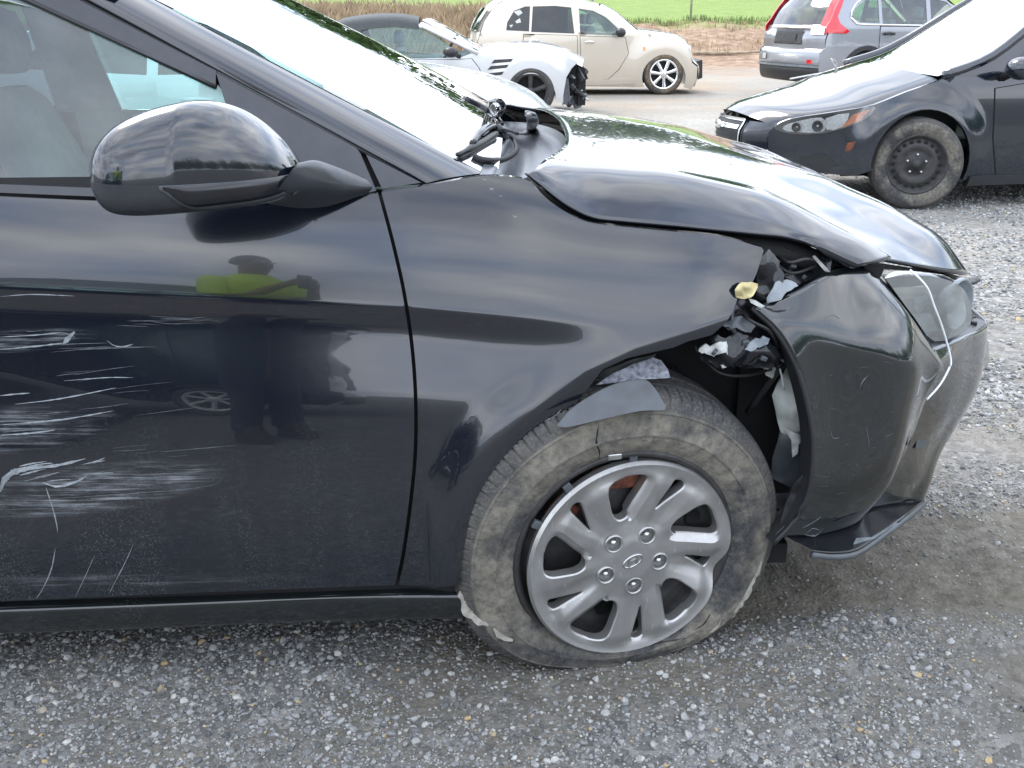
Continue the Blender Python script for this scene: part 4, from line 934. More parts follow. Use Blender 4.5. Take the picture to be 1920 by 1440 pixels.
def bg_wheel(car, cx, cy, cz, Rt, rim, w, steer, style, tyre='plain_tyre'):
    wh = bpy.data.objects.new('wheel', None); COL.objects.link(wh); wh.parent = car
    Mx = wheel_matrix(cx, cy, cz, steer, 0)
    t = tyre_mesh('tyre', Rt, rim, w, Mx, tyre, wh, detail=False); h = w / 2
    if style == 'steel':
        xform(lathe('rim', [(rim * 1.05, -h * .78), (rim * 1.03, -h * .92), (rim * .96, -h * .86), (rim * .90, -h * .50), (rim * .84, -h * .48), (rim * .72, -h * .62), (rim * .62, -h * .70), (rim * .50, -h * .55), (rim * .30, -h * .50), (rim * .28, -h * .58), (rim * .16, -h * .60), (rim * .15, -h * .75), (0, -h * .76)], 'steel_black', wh, seg=48), Mx)
        for k in range(20):
            a = 2 * math.pi * k / 20
            xform(lathe('vent_hole', [(0, -h * .63), (.0125, -h * .63), (.014, -h * .60)], 'void_black', wh, seg=8, loc=(rim * .775 * math.cos(a), 0, rim * .775 * math.sin(a))), Mx)
        for k in range(5):
            a = 2 * math.pi * k / 5 + .3
            xform(lathe('lug_nut', [(0, -h * .70), (.009, -h * .69), (.012, -h * .52)], 'bare_metal', wh, seg=6, loc=(rim * .33 * math.cos(a), 0, rim * .33 * math.sin(a))), Mx)
    else:
        n, wd_, mt = style
        xform(lathe('rim', [(rim * 1.05, -h * .78), (rim * 1.04, -h * .94), (rim * .97, -h * .92), (rim * .90, -h * .70), (rim * .88, h * .4)], mt, wh, seg=48), Mx)
        xform(lathe('brake_disc', [(rim * .9, -h * .05), (rim * .2, -h * .05), (0, -h * .05)], 'void_black', wh, seg=32), Mx)
        for k in range(n):
            a = 2 * math.pi * k / n + .31; G = []
            for r, ww, d in ((.10, .16, .80), (.35, wd_ * .85, .84), (.70, wd_, .82), (.95, wd_ * 1.15, .86)):
                G.append([(r * rim * math.cos(a) + s * ww * rim * -math.sin(a), -h * (d - q), r * rim * math.sin(a) + s * ww * rim * math.cos(a)) for s, q in ((-1, .45), (-.8, .05), (0, 0), (.8, .05), (1, .45))])
            xform(grid_mesh('spoke', G, mt, wh, flip=True), Mx)
        xform(lathe('hub_cap', [(rim * .26, -h * .6), (rim * .24, -h * .88), (rim * .1, -h * .94), (0, -h * .94)], mt, wh, seg=24), Mx)
    return wh
def cabin(car, x0, x1, W, zf, zs, mat='seat_cloth', rows=(0.35,)):
    box('cabin_floor', ((x0 + x1) / 2, W / 2, zf), (abs(x1 - x0), W * .86, .06), 'void_black', car)
    for r in rows:
        for y in (W * .28, W * .72):
            x = lerp(x0, x1, r)
            box('seat_back', (x, y, (zf + zs) / 2 + .05), (.14, .46, zs - zf), mat, car, bev=.06, rot=(0, R(-12), 0))
            box('headrest', (x - .05, y, zs + .16), (.10, .26, .17), mat, car, bev=.045)

# --- gold hatchback
F1 = Frame(*ground(1245, 178).xy, 5.0)
gold = thing('hatchback', 'gold hatchback with retro rounded wings, dark rear windows and chrome wheels', 'car', F1.O, F1.yaw, None)
W1 = 1.70
def s1(x, z):
    y = .05 + (.33 * max(0, z - .98) if z > .98 else .10 * (z - .75) ** 2) + .12 * max(0, x - .42) ** 2
    r = math.hypot(x, z - .33); y -= .042 * sst(.80, .40, r); return y
w_q = [(949, 57), (951, 42), (964, 20), (985, 12), (994, 12), (992, 59)]
w_r = [(999, 12), (1040, 11), (1071, 14), (1077, 63), (996, 60)]
w_f = [(1085, 16), (1112, 20), (1136, 32), (1158, 52), (1166, 67), (1088, 64)]
arch1 = [(1245 + 41 * math.cos(a), 146 - 41 * math.sin(a)) for a in np.linspace(R(-25), R(205), 20)]
o1 = [(1296, 168)] + arch1 + [(1190, 164), (1100, 162), (1000, 164), (900, 170), (880, 140), (892, 95), (898, 70), (908, 40), (926, 12), (946, -1), (985, -6), (1040, -4), (1085, 2), (1122, 10), (1152, 26), (1194, 60), (1240, 68), (1276, 76), (1292, 92), (1298, 118), (1308, 126), (1306, 150)]
body_side('body_side', o1, F1, s1, 'gold_paint', gold, holes=(w_q, w_r, w_f), W=W1, step=.05)
for w, g in ((w_q, 'tinted_glass'), (w_r, 'tinted_glass'), (w_f, 'side_glass')): px_panel('side_window', w, F1, s1, g, gold, off=.008, flange=0, both=True, W=W1)
door_panel([(982, 64), (1082, 67), (1083, 140), (1060, 150), (990, 148), (980, 110)], F1, s1, 'gold_paint', gold)
door_panel([(1088, 68), (1172, 70), (1178, 100), (1160, 130), (1140, 148), (1090, 150)], F1, s1, 'gold_paint', gold)
px_panel('sill_moulding', [(1000, 150), (1186, 148), (1190, 158), (1000, 162)], F1, s1, 'gold_paint', gold, off=-.02, flange=.03)
for a, b in ((992, 76), (1096, 79)): tube('door_handle', [tuple(F1.P(a, b, s1) + Vector((0, -.03, 0))), tuple(F1.P(a + 9, b - 1, s1) + Vector((0, -.045, 0))), tuple(F1.P(a + 18, b, s1) + Vector((0, -.03, 0)))], .016, 'chrome', gold, smooth_n=3)
def pl(fr, pts, sf): return [(p.x, p.z) for p in (fr.P(a, b, sf) for a, b in pts)]
loft('hood', rails_top(pl(F1, [(1194, 58), (1240, 64), (1276, 72), (1292, 88)], s1), s1, W1, crown=.06, plan=.12), 'gold_paint', gold, nu=16, nv=3)
loft('front_bumper', rails_top(pl(F1, [(1292, 88), (1298, 112), (1308, 122), (1309, 140), (1300, 166)], s1), s1, W1, crown=0, plan=.16, drop=.01), 'gold_paint', gold, nu=14, nv=3)
loft('windscreen', rails_top(pl(F1, [(1124, 8), (1152, 24), (1194, 58)], s1), s1, W1, crown=.02, plan=.14), 'side_glass', gold, nu=10, nv=3)
loft('roof', rails_top(pl(F1, [(944, -4), (985, -9), (1040, -7), (1085, -1), (1124, 8)], s1), s1, W1, crown=.05), 'gold_paint', gold, nu=14, nv=3)
loft('tailgate', rails_top(pl(F1, [(880, 140), (891, 95), (897, 68), (907, 38), (925, 10), (944, -4)], s1), s1, W1, crown=.0, plan=-.10, drop=.02), 'gold_paint', gold, nu=14, nv=3)
loft('rear_window', [[(x - .06 - .06 * c, y, z) for x, z in pl(F1, [(899, 58), (906, 40), (922, 14)], s1)] for y, c in ((.14, 0), (.4, .7), (.85, 1), (1.3, .7), (1.56, 0))], 'tinted_glass', gold, nu=8, nv=3)
px_panel('bumper_guard', [(1302, 116), (1317, 112), (1317, 146), (1306, 150)], F1, lambda x, z: .35, 'black_plastic', gold, off=0, flange=.5)
px_panel('side_marker', [(1206, 88), (1210, 88), (1210, 95), (1206, 95)], F1, s1, 'amber_lens', gold, off=-.006)
hl_ = box('headlamp', tuple(F1.P(1288, 96, .32)), (.10, .22, .20), 'white_lens', gold, bev=.04)
mm = F1.P(1164, 61, -.12); grid_mesh('door_mirror', [[(mm.x + .085 * math.sin(u) * math.cos(v), mm.y + .10 * math.sin(u) * math.sin(v), mm.z + .075 * math.cos(u)) for v in np.linspace(0, 2 * math.pi, 14)] for u in np.linspace(0, math.pi, 9)], 'black_plastic', gold)
tube('mirror_arm', [mm, (mm.x + .05, .06, mm.z - .05)], .025, 'black_plastic', gold)
wc1 = F1.P(1245, 143, 0); bg_wheel(gold, wc1.x, .10, .335, .335, .235, .20, 0, (7, .13, 'chrome'), 'clay_tyre')
bg_wheel(gold, wc1.x - 2.5, .10, .335, .335, .235, .20, 0, (7, .13, 'chrome'), 'clay_tyre')
cabin(gold, -2.9, -.5, W1, .45, 1.05, rows=(.15, .72))
sticker = [[(966, 40), (975, 34), (977, 42), (969, 44)], [(963, 22), (975, 18), (980, 24), (972, 30)], [(955, 47), (963, 46), (958, 52)]]
for s in sticker: px_panel('window_sticker', s, F1, s1, 'torn_white', gold, off=.004, flange=0, step=.03)
bx_ = [tuple(F1.P(a, b, s1)) for a, b in ((1100, 164), (900, 168))]
box('underbody', (-1.5, .85, .25), (3.4, 1.4, .12), 'void_black', gold)

# --- silver convertible with its front bumper gone
F2 = Frame(*ground(995, 220).xy, 4.0)
conv = thing('convertible', 'silver convertible with black fabric top and front bumper torn off', 'car', F2.O, F2.yaw)
W2 = 1.80
def s2(x, z):
    y = .04 + (.45 * max(0, z - .93) if z > .93 else .16 * (z - .70) ** 2) + .10 * max(0, x - .4) ** 2
    r = math.hypot(x, z - .34); return y - .03 * sst(.60, .42, r)
w2 = [(676, 56), (700, 50), (740, 48), (778, 51), (812, 66), (842, 86), (864, 104), (790, 107), (722, 108), (690, 92)]
arch2 = [(995 + 48 * math.cos(a), 186 - 48 * math.sin(a)) for a in np.linspace(R(-5), R(195), 20)]
o2 = [(1056, 205), (1052, 190)] + arch2 + [(940, 205), (800, 210), (520, 215), (470, 150), (500, 112), (620, 108), (690, 108), (790, 110), (862, 108), (896, 96), (940, 92), (1000, 91), (1050, 100), (1084, 116), (1072, 128), (1062, 145), (1058, 168), (1056, 180)]
body_side('body_side', o2, F2, s2, 'silver_paint', conv, W=W2, step=.05)
px_panel('side_window', w2, F2, s2, 'side_glass', conv, off=.01, flange=0, both=True, W=W2)
door_panel([(690, 112), (860, 112), (884, 110), (898, 128), (905, 150), (900, 196), (700, 200)], F2, s2, 'silver_paint', conv)
tp = [(560, 100), (596, 70), (625, 46), (645, 38), (700, 31), (750, 31), (786, 37)]
loft('soft_top', rails_top(pl(F2, tp, s2), s2, W2, crown=.05, drop=.09), 'canvas_top', conv, nu=24, nv=4)
px_panel('soft_top_side', [(560, 106), (596, 76), (625, 56), (645, 48), (700, 42), (750, 41), (786, 46), (786, 54), (740, 50), (700, 52), (676, 58), (688, 90), (700, 107)], F2, s2, 'canvas_top', conv, off=-.003, step=.05, both=True, W=W2)
ws2 = pl(F2, [(786, 37), (800, 44), (896, 96)], s2)
loft('windscreen', rails_top(ws2, s2, W2, crown=.02, plan=.15, drop=.03, fr=(.06, .2, .5, .8, .94)), 'side_glass', conv, nu=10, nv=3)
for sgn in (0, 1):
    q = [(x, (s2(x, z - .06) if not sgn else W2 - s2(x, z - .06)), z - lerp(.055, .0, i / 8)) for i, (x, z) in enumerate(cat(ws2, 4))]
    tube('windscreen_pillar', [(a, b + (-.01 if not sgn else .01), c - .03) for a, b, c in q], .028, 'silver_paint', conv)
loft('hood', rails_top(pl(F2, [(894, 93), (940, 88), (1000, 86), (1052, 96), (1092, 116)], s2), s2, W2, crown=.05, plan=.10), 'silver_paint', conv, nu=20, nv=3)
loft('rear_deck', rails_top(pl(F2, [(470, 150), (490, 108), (560, 102), (620, 104)], s2), s2, W2, crown=.02), 'silver_paint', conv, nu=12, nv=2)
for (a, b), (c, d) in (((927, 114), (962, 113)), ((920, 126), (954, 124)), ((912, 140), (945, 137))):
    px_panel('gill_vent', [(a, b - 2), (c, d - 3), (c - 4, d + 3), (a - 6, b + 5)], F2, s2, 'steel_black', conv, off=-.006, flange=.01, step=.04)
for i in range(30):          # exposed structure behind the missing bumper
    a = random.uniform(1060, 1096); b = random.uniform(128, 192)
    box('bumper_bracket', tuple(F2.P(a, b, random.uniform(.1, .5))), (random.uniform(.02, .12), random.uniform(.03, .25), random.uniform(.02, .10)), random.choice(['black_plastic', 'black_plastic', 'steel_black', 'grey_plastic', 'shard_grey', 'torn_white']), conv, rot=(random.random(), random.random(), random.random()), bev=.008)
px_panel('lamp_opening', [(1062, 132), (1084, 122), (1098, 128), (1096, 146), (1082, 172), (1064, 176)], F2, lambda x, z: .18, 'void_black', conv, off=0, flange=.4)
px_panel('torn_liner', [(1056, 150), (1066, 146), (1070, 196), (1054, 196)], F2, lambda x, z: .06, 'grey_plastic', conv, off=0)
px_panel('bumper_beam', [(1080, 168), (1097, 160), (1100, 182), (1088, 196), (1078, 196)], F2, lambda x, z: .30, 'black_plastic', conv, off=0, flange=1.0)
box('front_crossmember', tuple(F2.P(1078, 165, .9)), (.10, 1.5, .35), 'void_black', conv)
wc2 = F2.P(995, 184, 0); bg_wheel(conv, wc2.x, .12, .33, .33, .225, .22, 0, (5, .16, 'steel_black'))
bg_wheel(conv, wc2.x - 2.6, .12, .33, .33, .225, .22, 0, (5, .16, 'steel_black'))
mm = F2.P(845, 98, -.10); grid_mesh('door_mirror', [[(mm.x + .10 * math.sin(u) * math.cos(v), mm.y + .11 * math.sin(u) * math.sin(v), mm.z + .07 * math.cos(u)) for v in np.linspace(0, 2 * math.pi, 14)] for u in np.linspace(0, math.pi, 9)], 'black_plastic', conv)
tube('mirror_arm', [mm, (mm.x + .12, .05, mm.z - .06)], .03, 'black_plastic', conv)
cabin(conv, -2.3, -.6, W2, .4, .85, rows=(.35,))
sw2 = lathe('steering_wheel', [(.18 + .015 * math.cos(a), .015 * math.sin(a)) for a in np.linspace(0, 2 * math.pi, 7)], 'black_plastic', conv, seg=24, axis='z'); sw2.matrix_local = Matrix.Translation((-1.05, .45, .90)) @ Matrix.Rotation(R(-60), 4, 'Y')
tube('wiper', [F2.P(896, 96, .4), F2.P(915, 92, .7), F2.P(930, 94, 1.1)], .015, 'black_plastic', conv)
box('underbody', (-1.4, .9, .28), (3.2, 1.5, .12), 'void_black', conv)

# --- pale silver sedan parked alongside
F3 = Frame(-0.50, 7.05, 2.0, -.02)
pale = thing('pale_sedan', 'pale silver sedan parked just beyond the black sedan, only its hood showing', 'car', F3.O, F3.yaw)
W3 = 1.80
def s3(x, z): return .03 + (.50 * max(0, z - .95) if z > .95 else .14 * (z - .65) ** 2) + .30 * max(0, x - .35) ** 2
def arc3(cx): return [(cx + .36 * math.cos(a), .31 + .36 * math.sin(a)) for a in np.linspace(R(-18), R(198), 16)]
hp = [(-.72, 1.03), (-.55, 1.03), (-.30, 1.015), (-.05, .985), (.20, .94), (.42, .88), (.60, .80), (.72, .70)]
o3 = [(.60, .22)] + arc3(0) + [(-.9, .20), (-1.9, .20)] + arc3(-2.68)[0:] + [(-3.3, .25), (-3.5, .4), (-3.5, .80), (-3.42, 1.02), (-3.0, 1.06), (-2.6, 1.25), (-2.2, 1.36), (-1.8, 1.40), (-1.4, 1.38), (-1.0, 1.22), (-.72, 1.0)] + [(x, z - .05) for x, z in hp[1:]] + [(.74, .45)]
wf3 = [(-.95, 1.02), (-1.30, 1.26), (-1.55, 1.33), (-1.75, 1.34), (-1.75, 1.0)]; wr3 = [(-1.82, 1.0), (-1.82, 1.34), (-2.15, 1.31), (-2.5, 1.18), (-2.65, 1.04)]
for sd_ in (-1, 1):
    panel('body_side', o3, s3, 'white_silver_paint', pale, step=.07, holes=[wf3, wr3], side=sd_, W=W3)
    for w in (wf3, wr3): panel('side_window', w, s3, 'tinted_glass', pale, step=.1, off=.008, flange=0, side=sd_, W=W3)
loft('hood', rails_top(hp, s3, W3, crown=.045, plan=.08), 'white_silver_paint', pale, nu=24, nv=4)
loft('front_bumper', rails_top([(.72, .70), (.78, .6), (.80, .4), (.72, .22)], s3, W3, crown=0, plan=.15, drop=.01), 'white_silver_paint', pale, nu=10, nv=3)
loft('windscreen', rails_top([(-1.42, 1.39), (-1.1, 1.24), (-.72, 1.03)], s3, W3, crown=.02, plan=.15), 'tinted_glass', pale, nu=10, nv=3)
loft('roof', rails_top([(-2.6, 1.28), (-2.2, 1.39), (-1.8, 1.43), (-1.42, 1.39)], s3, W3, crown=.04), 'white_silver_paint', pale, nu=12, nv=3)
loft('rear_deck', rails_top([(-3.5, .40), (-3.52, .8), (-3.44, 1.04), (-3.1, 1.07), (-2.6, 1.28)], s3, W3, crown=.02, plan=-.05), 'white_silver_paint', pale, nu=12, nv=3)
for x in (0, -2.68): bg_wheel(pale, x, .11, .315, .315, .20, .20, 0, (5, .16, 'bare_metal'))
door3 = panel('door', [(-.62, .25), (-.60, .6), (-.70, .94), (-1.76, .96), (-1.78, .25)], s3, 'white_silver_paint', pale, off=-.004, step=.08)
tube('door_handle', [(-1.6, s3(-1.6, .85) - .03, .85), (-1.5, s3(-1.5, .85) - .045, .855), (-1.4, s3(-1.4, .85) - .03, .85)], .014, 'white_silver_paint', pale)

# --- grey crossover, rear corner towards the camera
F4 = Frame(*ground(1540, 190).xy, 20.0)
cross = thing('crossover', 'grey crossover seen from its rear corner with tall red tail lamps', 'car', F4.O, F4.yaw)
W4 = 1.80
def s4(x, z): return .02 + (.28 * max(0, z - 1.08) if z > 1.08 else .12 * (z - .75) ** 2) + .25 * max(0, .25 - x) ** 2
def q4(px, py): p = F4.P(px, py, s4); return (p.x, p.z)
CR0 = .02
arc4 = [(.78 + .40 * math.cos(a), .36 + .40 * math.sin(a)) for a in np.linspace(R(195), R(-15), 18)]
arc4b = [(3.38 + .40 * math.cos(a), .36 + .40 * math.sin(a)) for a in np.linspace(R(195), R(-15), 18)]
o4 = [(.04, .34), (.30, .30)] + arc4 + [(2.0, .30)] + arc4b + [(4.1, .35), (4.25, .7), (4.1, .98), (3.3, 1.10), (2.85, 1.14), (2.2, 1.58), (1.6, 1.66), (.8, 1.64), (.40, 1.60), (.22, 1.40), (.10, 1.12), (.02, .95), (0.0, .80), (-.075, .73), (-.075, .52), (-.05, .42)]
wq4 = [(.46, 1.26), (.62, 1.17), (.98, 1.16), (.98, 1.50), (.72, 1.50), (.54, 1.38)]; wr4 = [(1.04, 1.15), (1.90, 1.13), (1.90, 1.54), (1.04, 1.51)]; wf4 = [(1.98, 1.13), (2.70, 1.13), (2.30, 1.48), (1.98, 1.54)]
panel('body_side', o4, s4, 'grey_paint', cross, step=.06, holes=[wq4, wr4, wf4]); panel('body_side', o4, s4, 'grey_paint', cross, step=.09, holes=[wq4, wr4, wf4], side=1, W=W4)
for w, g in ((wq4, 'side_glass'), (wr4, 'side_glass'), (wf4, 'side_glass')):
    for sd_ in (-1, 1): panel('side_window', w, s4, g, cross, off=.008, step=.1, flange=0, side=sd_, W=W4)
loop = [(.44, 1.25), (.52, 1.18), (.62, 1.145), (1.3, 1.13), (2.72, 1.11)]
tube('window_chrome', [(x, s4(x, z) - .006, z) for x, z in loop], .014, 'chrome', cross, smooth_n=3)
tube('window_chrome', [(x, s4(x, z) - .006, z) for x, z in [(.44, 1.25), (.50, 1.38), (.66, 1.51), (1.1, 1.54), (2.2, 1.55)]], .014, 'chrome', cross, smooth_n=3)
d4 = panel('door', [(1.0, 1.11), (1.94, 1.10), (1.94, .42), (1.30, .42), (1.22, .60), (1.0, .80)], s4, 'grey_paint', cross, off=-.005, step=.08, flange=.006)
panel('shut_line', [(.99, 1.12), (1.95, 1.11), (1.95, .41), (1.29, .41), (1.21, .60), (.99, .80)], s4, 'void_black', cross, off=-.002, step=.1, flange=0)
tube('door_handle', [(1.06, s4(1.06, 1.0) - .03, 1.0), (1.15, s4(1.15, 1.0) - .05, 1.01), (1.25, s4(1.2, 1.0) - .03, 1.0)], .022, 'black_plastic', cross, smooth_n=3)
panel('arch_cladding', [(x, z) for x, z in [(.30, .32)] + arc4 + [(1.26, .28)] + [(.78 + .47 * math.cos(a), .36 + .47 * math.sin(a)) for a in np.linspace(R(-10), R(190), 18)]], s4, 'black_plastic', cross, off=-.01, step=.06)
# rear end surfaces, stacked from bumper to roof
def rear(name, prof, mat, plan=-.12, fr=(0, .03, .09, .25, .5, .75, .91, .97, 1), x0=None): return loft(name, rails_top(prof, s4, W4, crown=0, drop=.004, plan=plan, fr=fr), mat, cross, nu=14, nv=3, flip=True)
rear('lower_bumper', [(.10, .26), (-.02, .30), (-.06, .42), (-.05, .50)], 'black_plastic')
rear('bumper', [(-.05, .50), (-.08, .56), (-.06, .72), (.0, .78)], 'grey_paint')
rear('tailgate', [(.0, .78), (.0, .95), (.05, 1.06), (.08, 1.12)], 'grey_paint')
rear('rear_window', [(.08, 1.12), (.20, 1.36), (.34, 1.54)], 'tinted_glass')
rear('roof', [(.34, 1.54), (.40, 1.64), (.9, 1.70), (1.7, 1.70), (2.2, 1.62)], 'grey_paint', plan=-.03)
rear('windscreen', [(2.2, 1.62), (2.9, 1.14)], 'side_glass', plan=.12)
rear('hood', [(2.9, 1.14), (3.6, 1.06), (4.1, .95), (4.25, .70), (4.2, .3)], 'grey_paint', plan=.1)
rear('chrome_bar', [(.03, 1.075), (.02, 1.10), (.045, 1.125), (.06, 1.13)], 'chrome', plan=-.135, fr=(.17, .25, .5, .75, .83))
rear('plate_recess', [(-.012, .84), (-.012, .88), (.02, 1.03), (.03, 1.05)], 'black_plastic', plan=-.125, fr=(.28, .4, .5, .6, .72))
rear('number_plate', [(-.02, .88), (0, 1.0)], 'steel_black', plan=-.125, fr=(.36, .45, .55, .64))
rear('bumper_sticker', [(-.095, .60), (-.09, .68)], 'torn_white', plan=-.12, fr=(.80, .84, .88))
rear('lower_trim', [(-.085, .50), (-.09, .535)], 'shard_grey', plan=-.12)
for sd_ in (-1, 1):
    lamp = [(.02, 1.02), (.0, 1.12), (.08, 1.22), (.18, 1.40), (.32, 1.60), (.38, 1.60), (.28, 1.40), (.20, 1.26), (.24, 1.16), (.42, 1.04), (.36, 1.01)]
    panel('tail_lamp', lamp, s4, 'red_lens', cross, off=-.012, step=.05, flange=.03, side=sd_, W=W4)
fr_l = (.0, .04, .10, .16)
loft('tail_lamp_wrap', rails_top([(.015, 1.0), (.02, 1.10), (.10, 1.24), (.20, 1.42), (.33, 1.60)], lambda x, z: s4(x, z), W4, crown=0, drop=.004, plan=-.14, fr=(0, .03, .07, .09)), 'red_lens', cross, nu=14, nv=3, flip=True)
loft('reverse_lamp', rails_top([(.0, .99), (.01, 1.09), (.055, 1.14)], lambda x, z: s4(x, z), W4, crown=0, drop=.004, plan=-.155, fr=(.02, .08, .14, .17)), 'white_lens', cross, nu=8, nv=3, flip=True)
loft('reflector', rails_top([(-.075, .56), (-.07, .62)], lambda x, z: s4(x, z), W4, crown=0, drop=.004, plan=-.145, fr=(.04, .08, .14)), 'red_lens', cross, nu=5, nv=3, flip=True)
for x in (.78, 3.38): bg_wheel(cross, x, .12, .36, .355, .225, .22, 0, (5, .16, 'bare_metal'))
cabin(cross, .6, 2.6, W4, .6, 1.15, rows=(.30, .75))
box('underbody', (2.0, .9, .36), (3.9, 1.5, .16), 'void_black', cross)

# --- dark hatchback on steel wheels, nose towards the black sedan (local x runs from its nose to its tail)
F5 = Frame(*ground(1712, 394).xy, 8.0)
imp = thing('dark_hatchback', 'dark navy hatchback with black steel wheel and muddy tyre, nose to the black sedan', 'car', F5.O, F5.yaw)
W5 = 1.76
def s5(x, z):
    y = .04 + (.42 * max(0, z - .93) if z > .93 else .13 * (z - .62) ** 2) + .55 * max(0, -x - .32) ** 2 + .25 * max(0, -x - .32) ** 3
    r = math.hypot(x, z - .33); return y - .035 * sst(.60, .38, r)
def q5(px, py): p = F5.P(px, py, s5); return (p.x, p.z)
arch5 = [(.02 + .372 * math.cos(a), .335 + .372 * math.sin(a)) for a in np.linspace(R(185), R(-20), 22)]
win5 = [q5(*p) for p in ((1846, 150), (1872, 138), (1925, 92), (1990, 50), (2060, 20), (2060, 122), (1960, 138), (1880, 150))]
o5 = [q5(*p) for p in ((1640, 318), (1600, 330), (1540, 325), (1470, 312), (1440, 280), (1440, 248), (1455, 236), (1500, 224), (1560, 214), (1640, 196), (1700, 172), (1770, 148), (1808, 130), (1862, 108), (1900, 78), (1960, 30), (2010, -10), (2080, -36))]
o5 = o5 + [(2.2, 1.42), (2.9, 1.2), (3.2, .95), (3.25, .3), (3.0, .22)] + [(2.62 + .37 * math.cos(a), .335 + .37 * math.sin(a)) for a in np.linspace(R(-20), R(200), 16)] + [(2.2, .19), (.9, .18)] + arch5[::-1]
panel('body_side', o5, s5, 'dark_navy_paint', imp, step=.04, holes=[win5], flange=.03); panel('body_side', o5, s5, 'dark_navy_paint', imp, step=.09, holes=[win5], side=1, W=W5)
panel('side_window', win5, s5, 'tinted_glass', imp, off=.008, step=.1, flange=0); panel('side_window', win5, s5, 'tinted_glass', imp, off=.008, step=.1, flange=0, side=1, W=W5)
dp5 = [q5(*p) for p in ((1866, 166), (1950, 152), (2050, 145))] + [(1.75, .85), (1.75, .24)] + [q5(*p) for p in ((1950, 338), (1868, 344), (1862, 260))]
panel('door', dp5, s5, 'dark_navy_paint', imp, off=-.006, step=.06, flange=.008)
c5 = np.mean(np.array(dp5), 0); panel('shut_line', [tuple(c5 + (np.array(p) - c5) * 1.014) for p in dp5], s5, 'void_black', imp, off=-.003, step=.1, flange=0)
panel('sill', [(.40, .16), (.42, .23), (2.2, .24), (2.2, .17)], s5, 'black_plastic', imp, off=-.02, step=.1, flange=.06)
hz = [q5(*p) for p in ((1455, 232), (1500, 218), (1560, 208), (1640, 190), (1700, 168), (1770, 144))]
loft('hood', rails_top(hz, s5, W5, crown=.075, drop=.035, plan=-.16), 'dark_navy_paint', imp, nu=24, nv=4, flip=False)
wz = [q5(*p) for p in ((1772, 142), (1862, 106), (1960, 28), (2012, -14))]
loft('windscreen', rails_top(wz, s5, W5, crown=.03, drop=.0, plan=-.17, fr=(.035, .1, .25, .5, .75, .9, .965)), 'windscreen_glass', imp, nu=14, nv=4)
for sgn in (0, 1):
    q = [(x, s5(x, z) if not sgn else W5 - s5(x, z), z) for x, z in cat(wz, 4)]
    tube('windscreen_pillar', [(a, b + (.015 if not sgn else -.015), c) for a, b, c in q], .035, 'dark_navy_paint', imp)
loft('roof', rails_top([wz[-1], (1.5, 1.475), (2.2, 1.45), (2.9, 1.25), (3.2, 1.0), (3.25, .3)], s5, W5, crown=.04, plan=-.05), 'dark_navy_paint', imp, nu=16, nv=3)
nz = [q5(1440, 300), q5(1438, 270), q5(1441, 250), q5(1455, 232)]
loft('front_bumper', rails_top([(nz[0][0] + .06, .20)] + nz, s5, W5, crown=0, drop=.004, plan=-.17), 'dark_navy_paint', imp, nu=18, nv=4)
# grille, lamp, fog lamp are set on the nose
xg = nz[2][0]
def nose(name, z0, z1, f0, f1, mat, d=.0, n=5):
    pr = [(np.interp(z, [nz[0][1], nz[1][1], nz[2][1], nz[3][1]], [nz[0][0], nz[1][0], nz[2][0], nz[3][0]]), z) for z in np.linspace(z0, z1, 6)]
    fr_ = tuple(np.linspace(f0, f1, n)); rs = rails_top(pr, s5, W5, crown=0, drop=.004, plan=-.17, fr=fr_)
    return loft(name, [[(p[0] - d, p[1], p[2]) for p in r] for r in rs], mat, imp, nu=8, nv=3)
zg = nz[1][1]
nose('grille', zg - .03, zg + .15, .24, .76, 'black_plastic', .012)
nose('grille_bar', zg + .085, zg + .115, .25, .75, 'chrome', .03)
nose('grille_frame', zg + .145, zg + .165, .23, .77, 'chrome', .022)
for f in (.232, .768): nose('grille_frame', zg - .03, zg + .16, f - .006, f + .006, 'chrome', .022, 3)
for k in range(7):
    f = .26 + .48 * k / 6
    nose('grille_mesh', zg - .03, zg + .08, f - .003, f + .003, 'steel_black', .022, 3)
for k in range(3): nose('grille_mesh', zg - .02 + .035 * k, zg - .012 + .035 * k, .25, .75, 'steel_black', .022)
gb = F5.P(1384, 243, .88); 
ov = lathe('emblem', [(0, -.012), (.045, -.010), (.058, .0)], 'chrome', imp, seg=20); ov.data.transform(Matrix.Translation((xg - .17 - .04, .88, zg + .10)) @ Matrix.Rotation(R(-90), 4, 'Z') @ Matrix.Scale(.55, 4, (0, 0, 1)))
lamp5 = cat([q5(*p) for p in ((1452, 241), (1466, 228), (1500, 219), (1560, 210), (1600, 204), (1636, 199), (1638, 207), (1616, 226), (1580, 240), (1530, 251), (1480, 250))], 3, True)
panel('headlamp', [tuple(p) for p in lamp5], s5, 'clear_lens', imp, off=-.012, step=.03, flange=.03)
panel('headlamp_bezel', [tuple(p) for p in lamp5], s5, 'black_plastic', imp, off=.004, step=.05, flange=0)
px_panel('lamp_reflector', [(1470, 244), (1478, 232), (1540, 220), (1545, 246), (1500, 248)], F5, s5, 'white_lens', imp, off=-.003, n=3)
px_panel('lamp_reflector', [(1550, 243), (1548, 222), (1592, 212), (1578, 238)], F5, s5, 'white_lens', imp, off=-.004, n=2)
px_panel('amber_lamp', [(1576, 240), (1600, 214), (1632, 204), (1612, 226)], F5, s5, 'amber_lens', imp, off=-.008)
for a, b, r in ((1494, 238, .030), (1534, 236, .036)):
    p = F5.P(a, b, s5); ob = lathe('lamp_projector', [(0, .02), (r * .6, .01), (r, -.012), (r * 1.1, -.004)], 'steel_black', imp, seg=20); ob.data.transform(Matrix.Translation((p.x - .01, p.y - .015, p.z)) @ Matrix.Rotation(R(-40), 4, 'Z'))
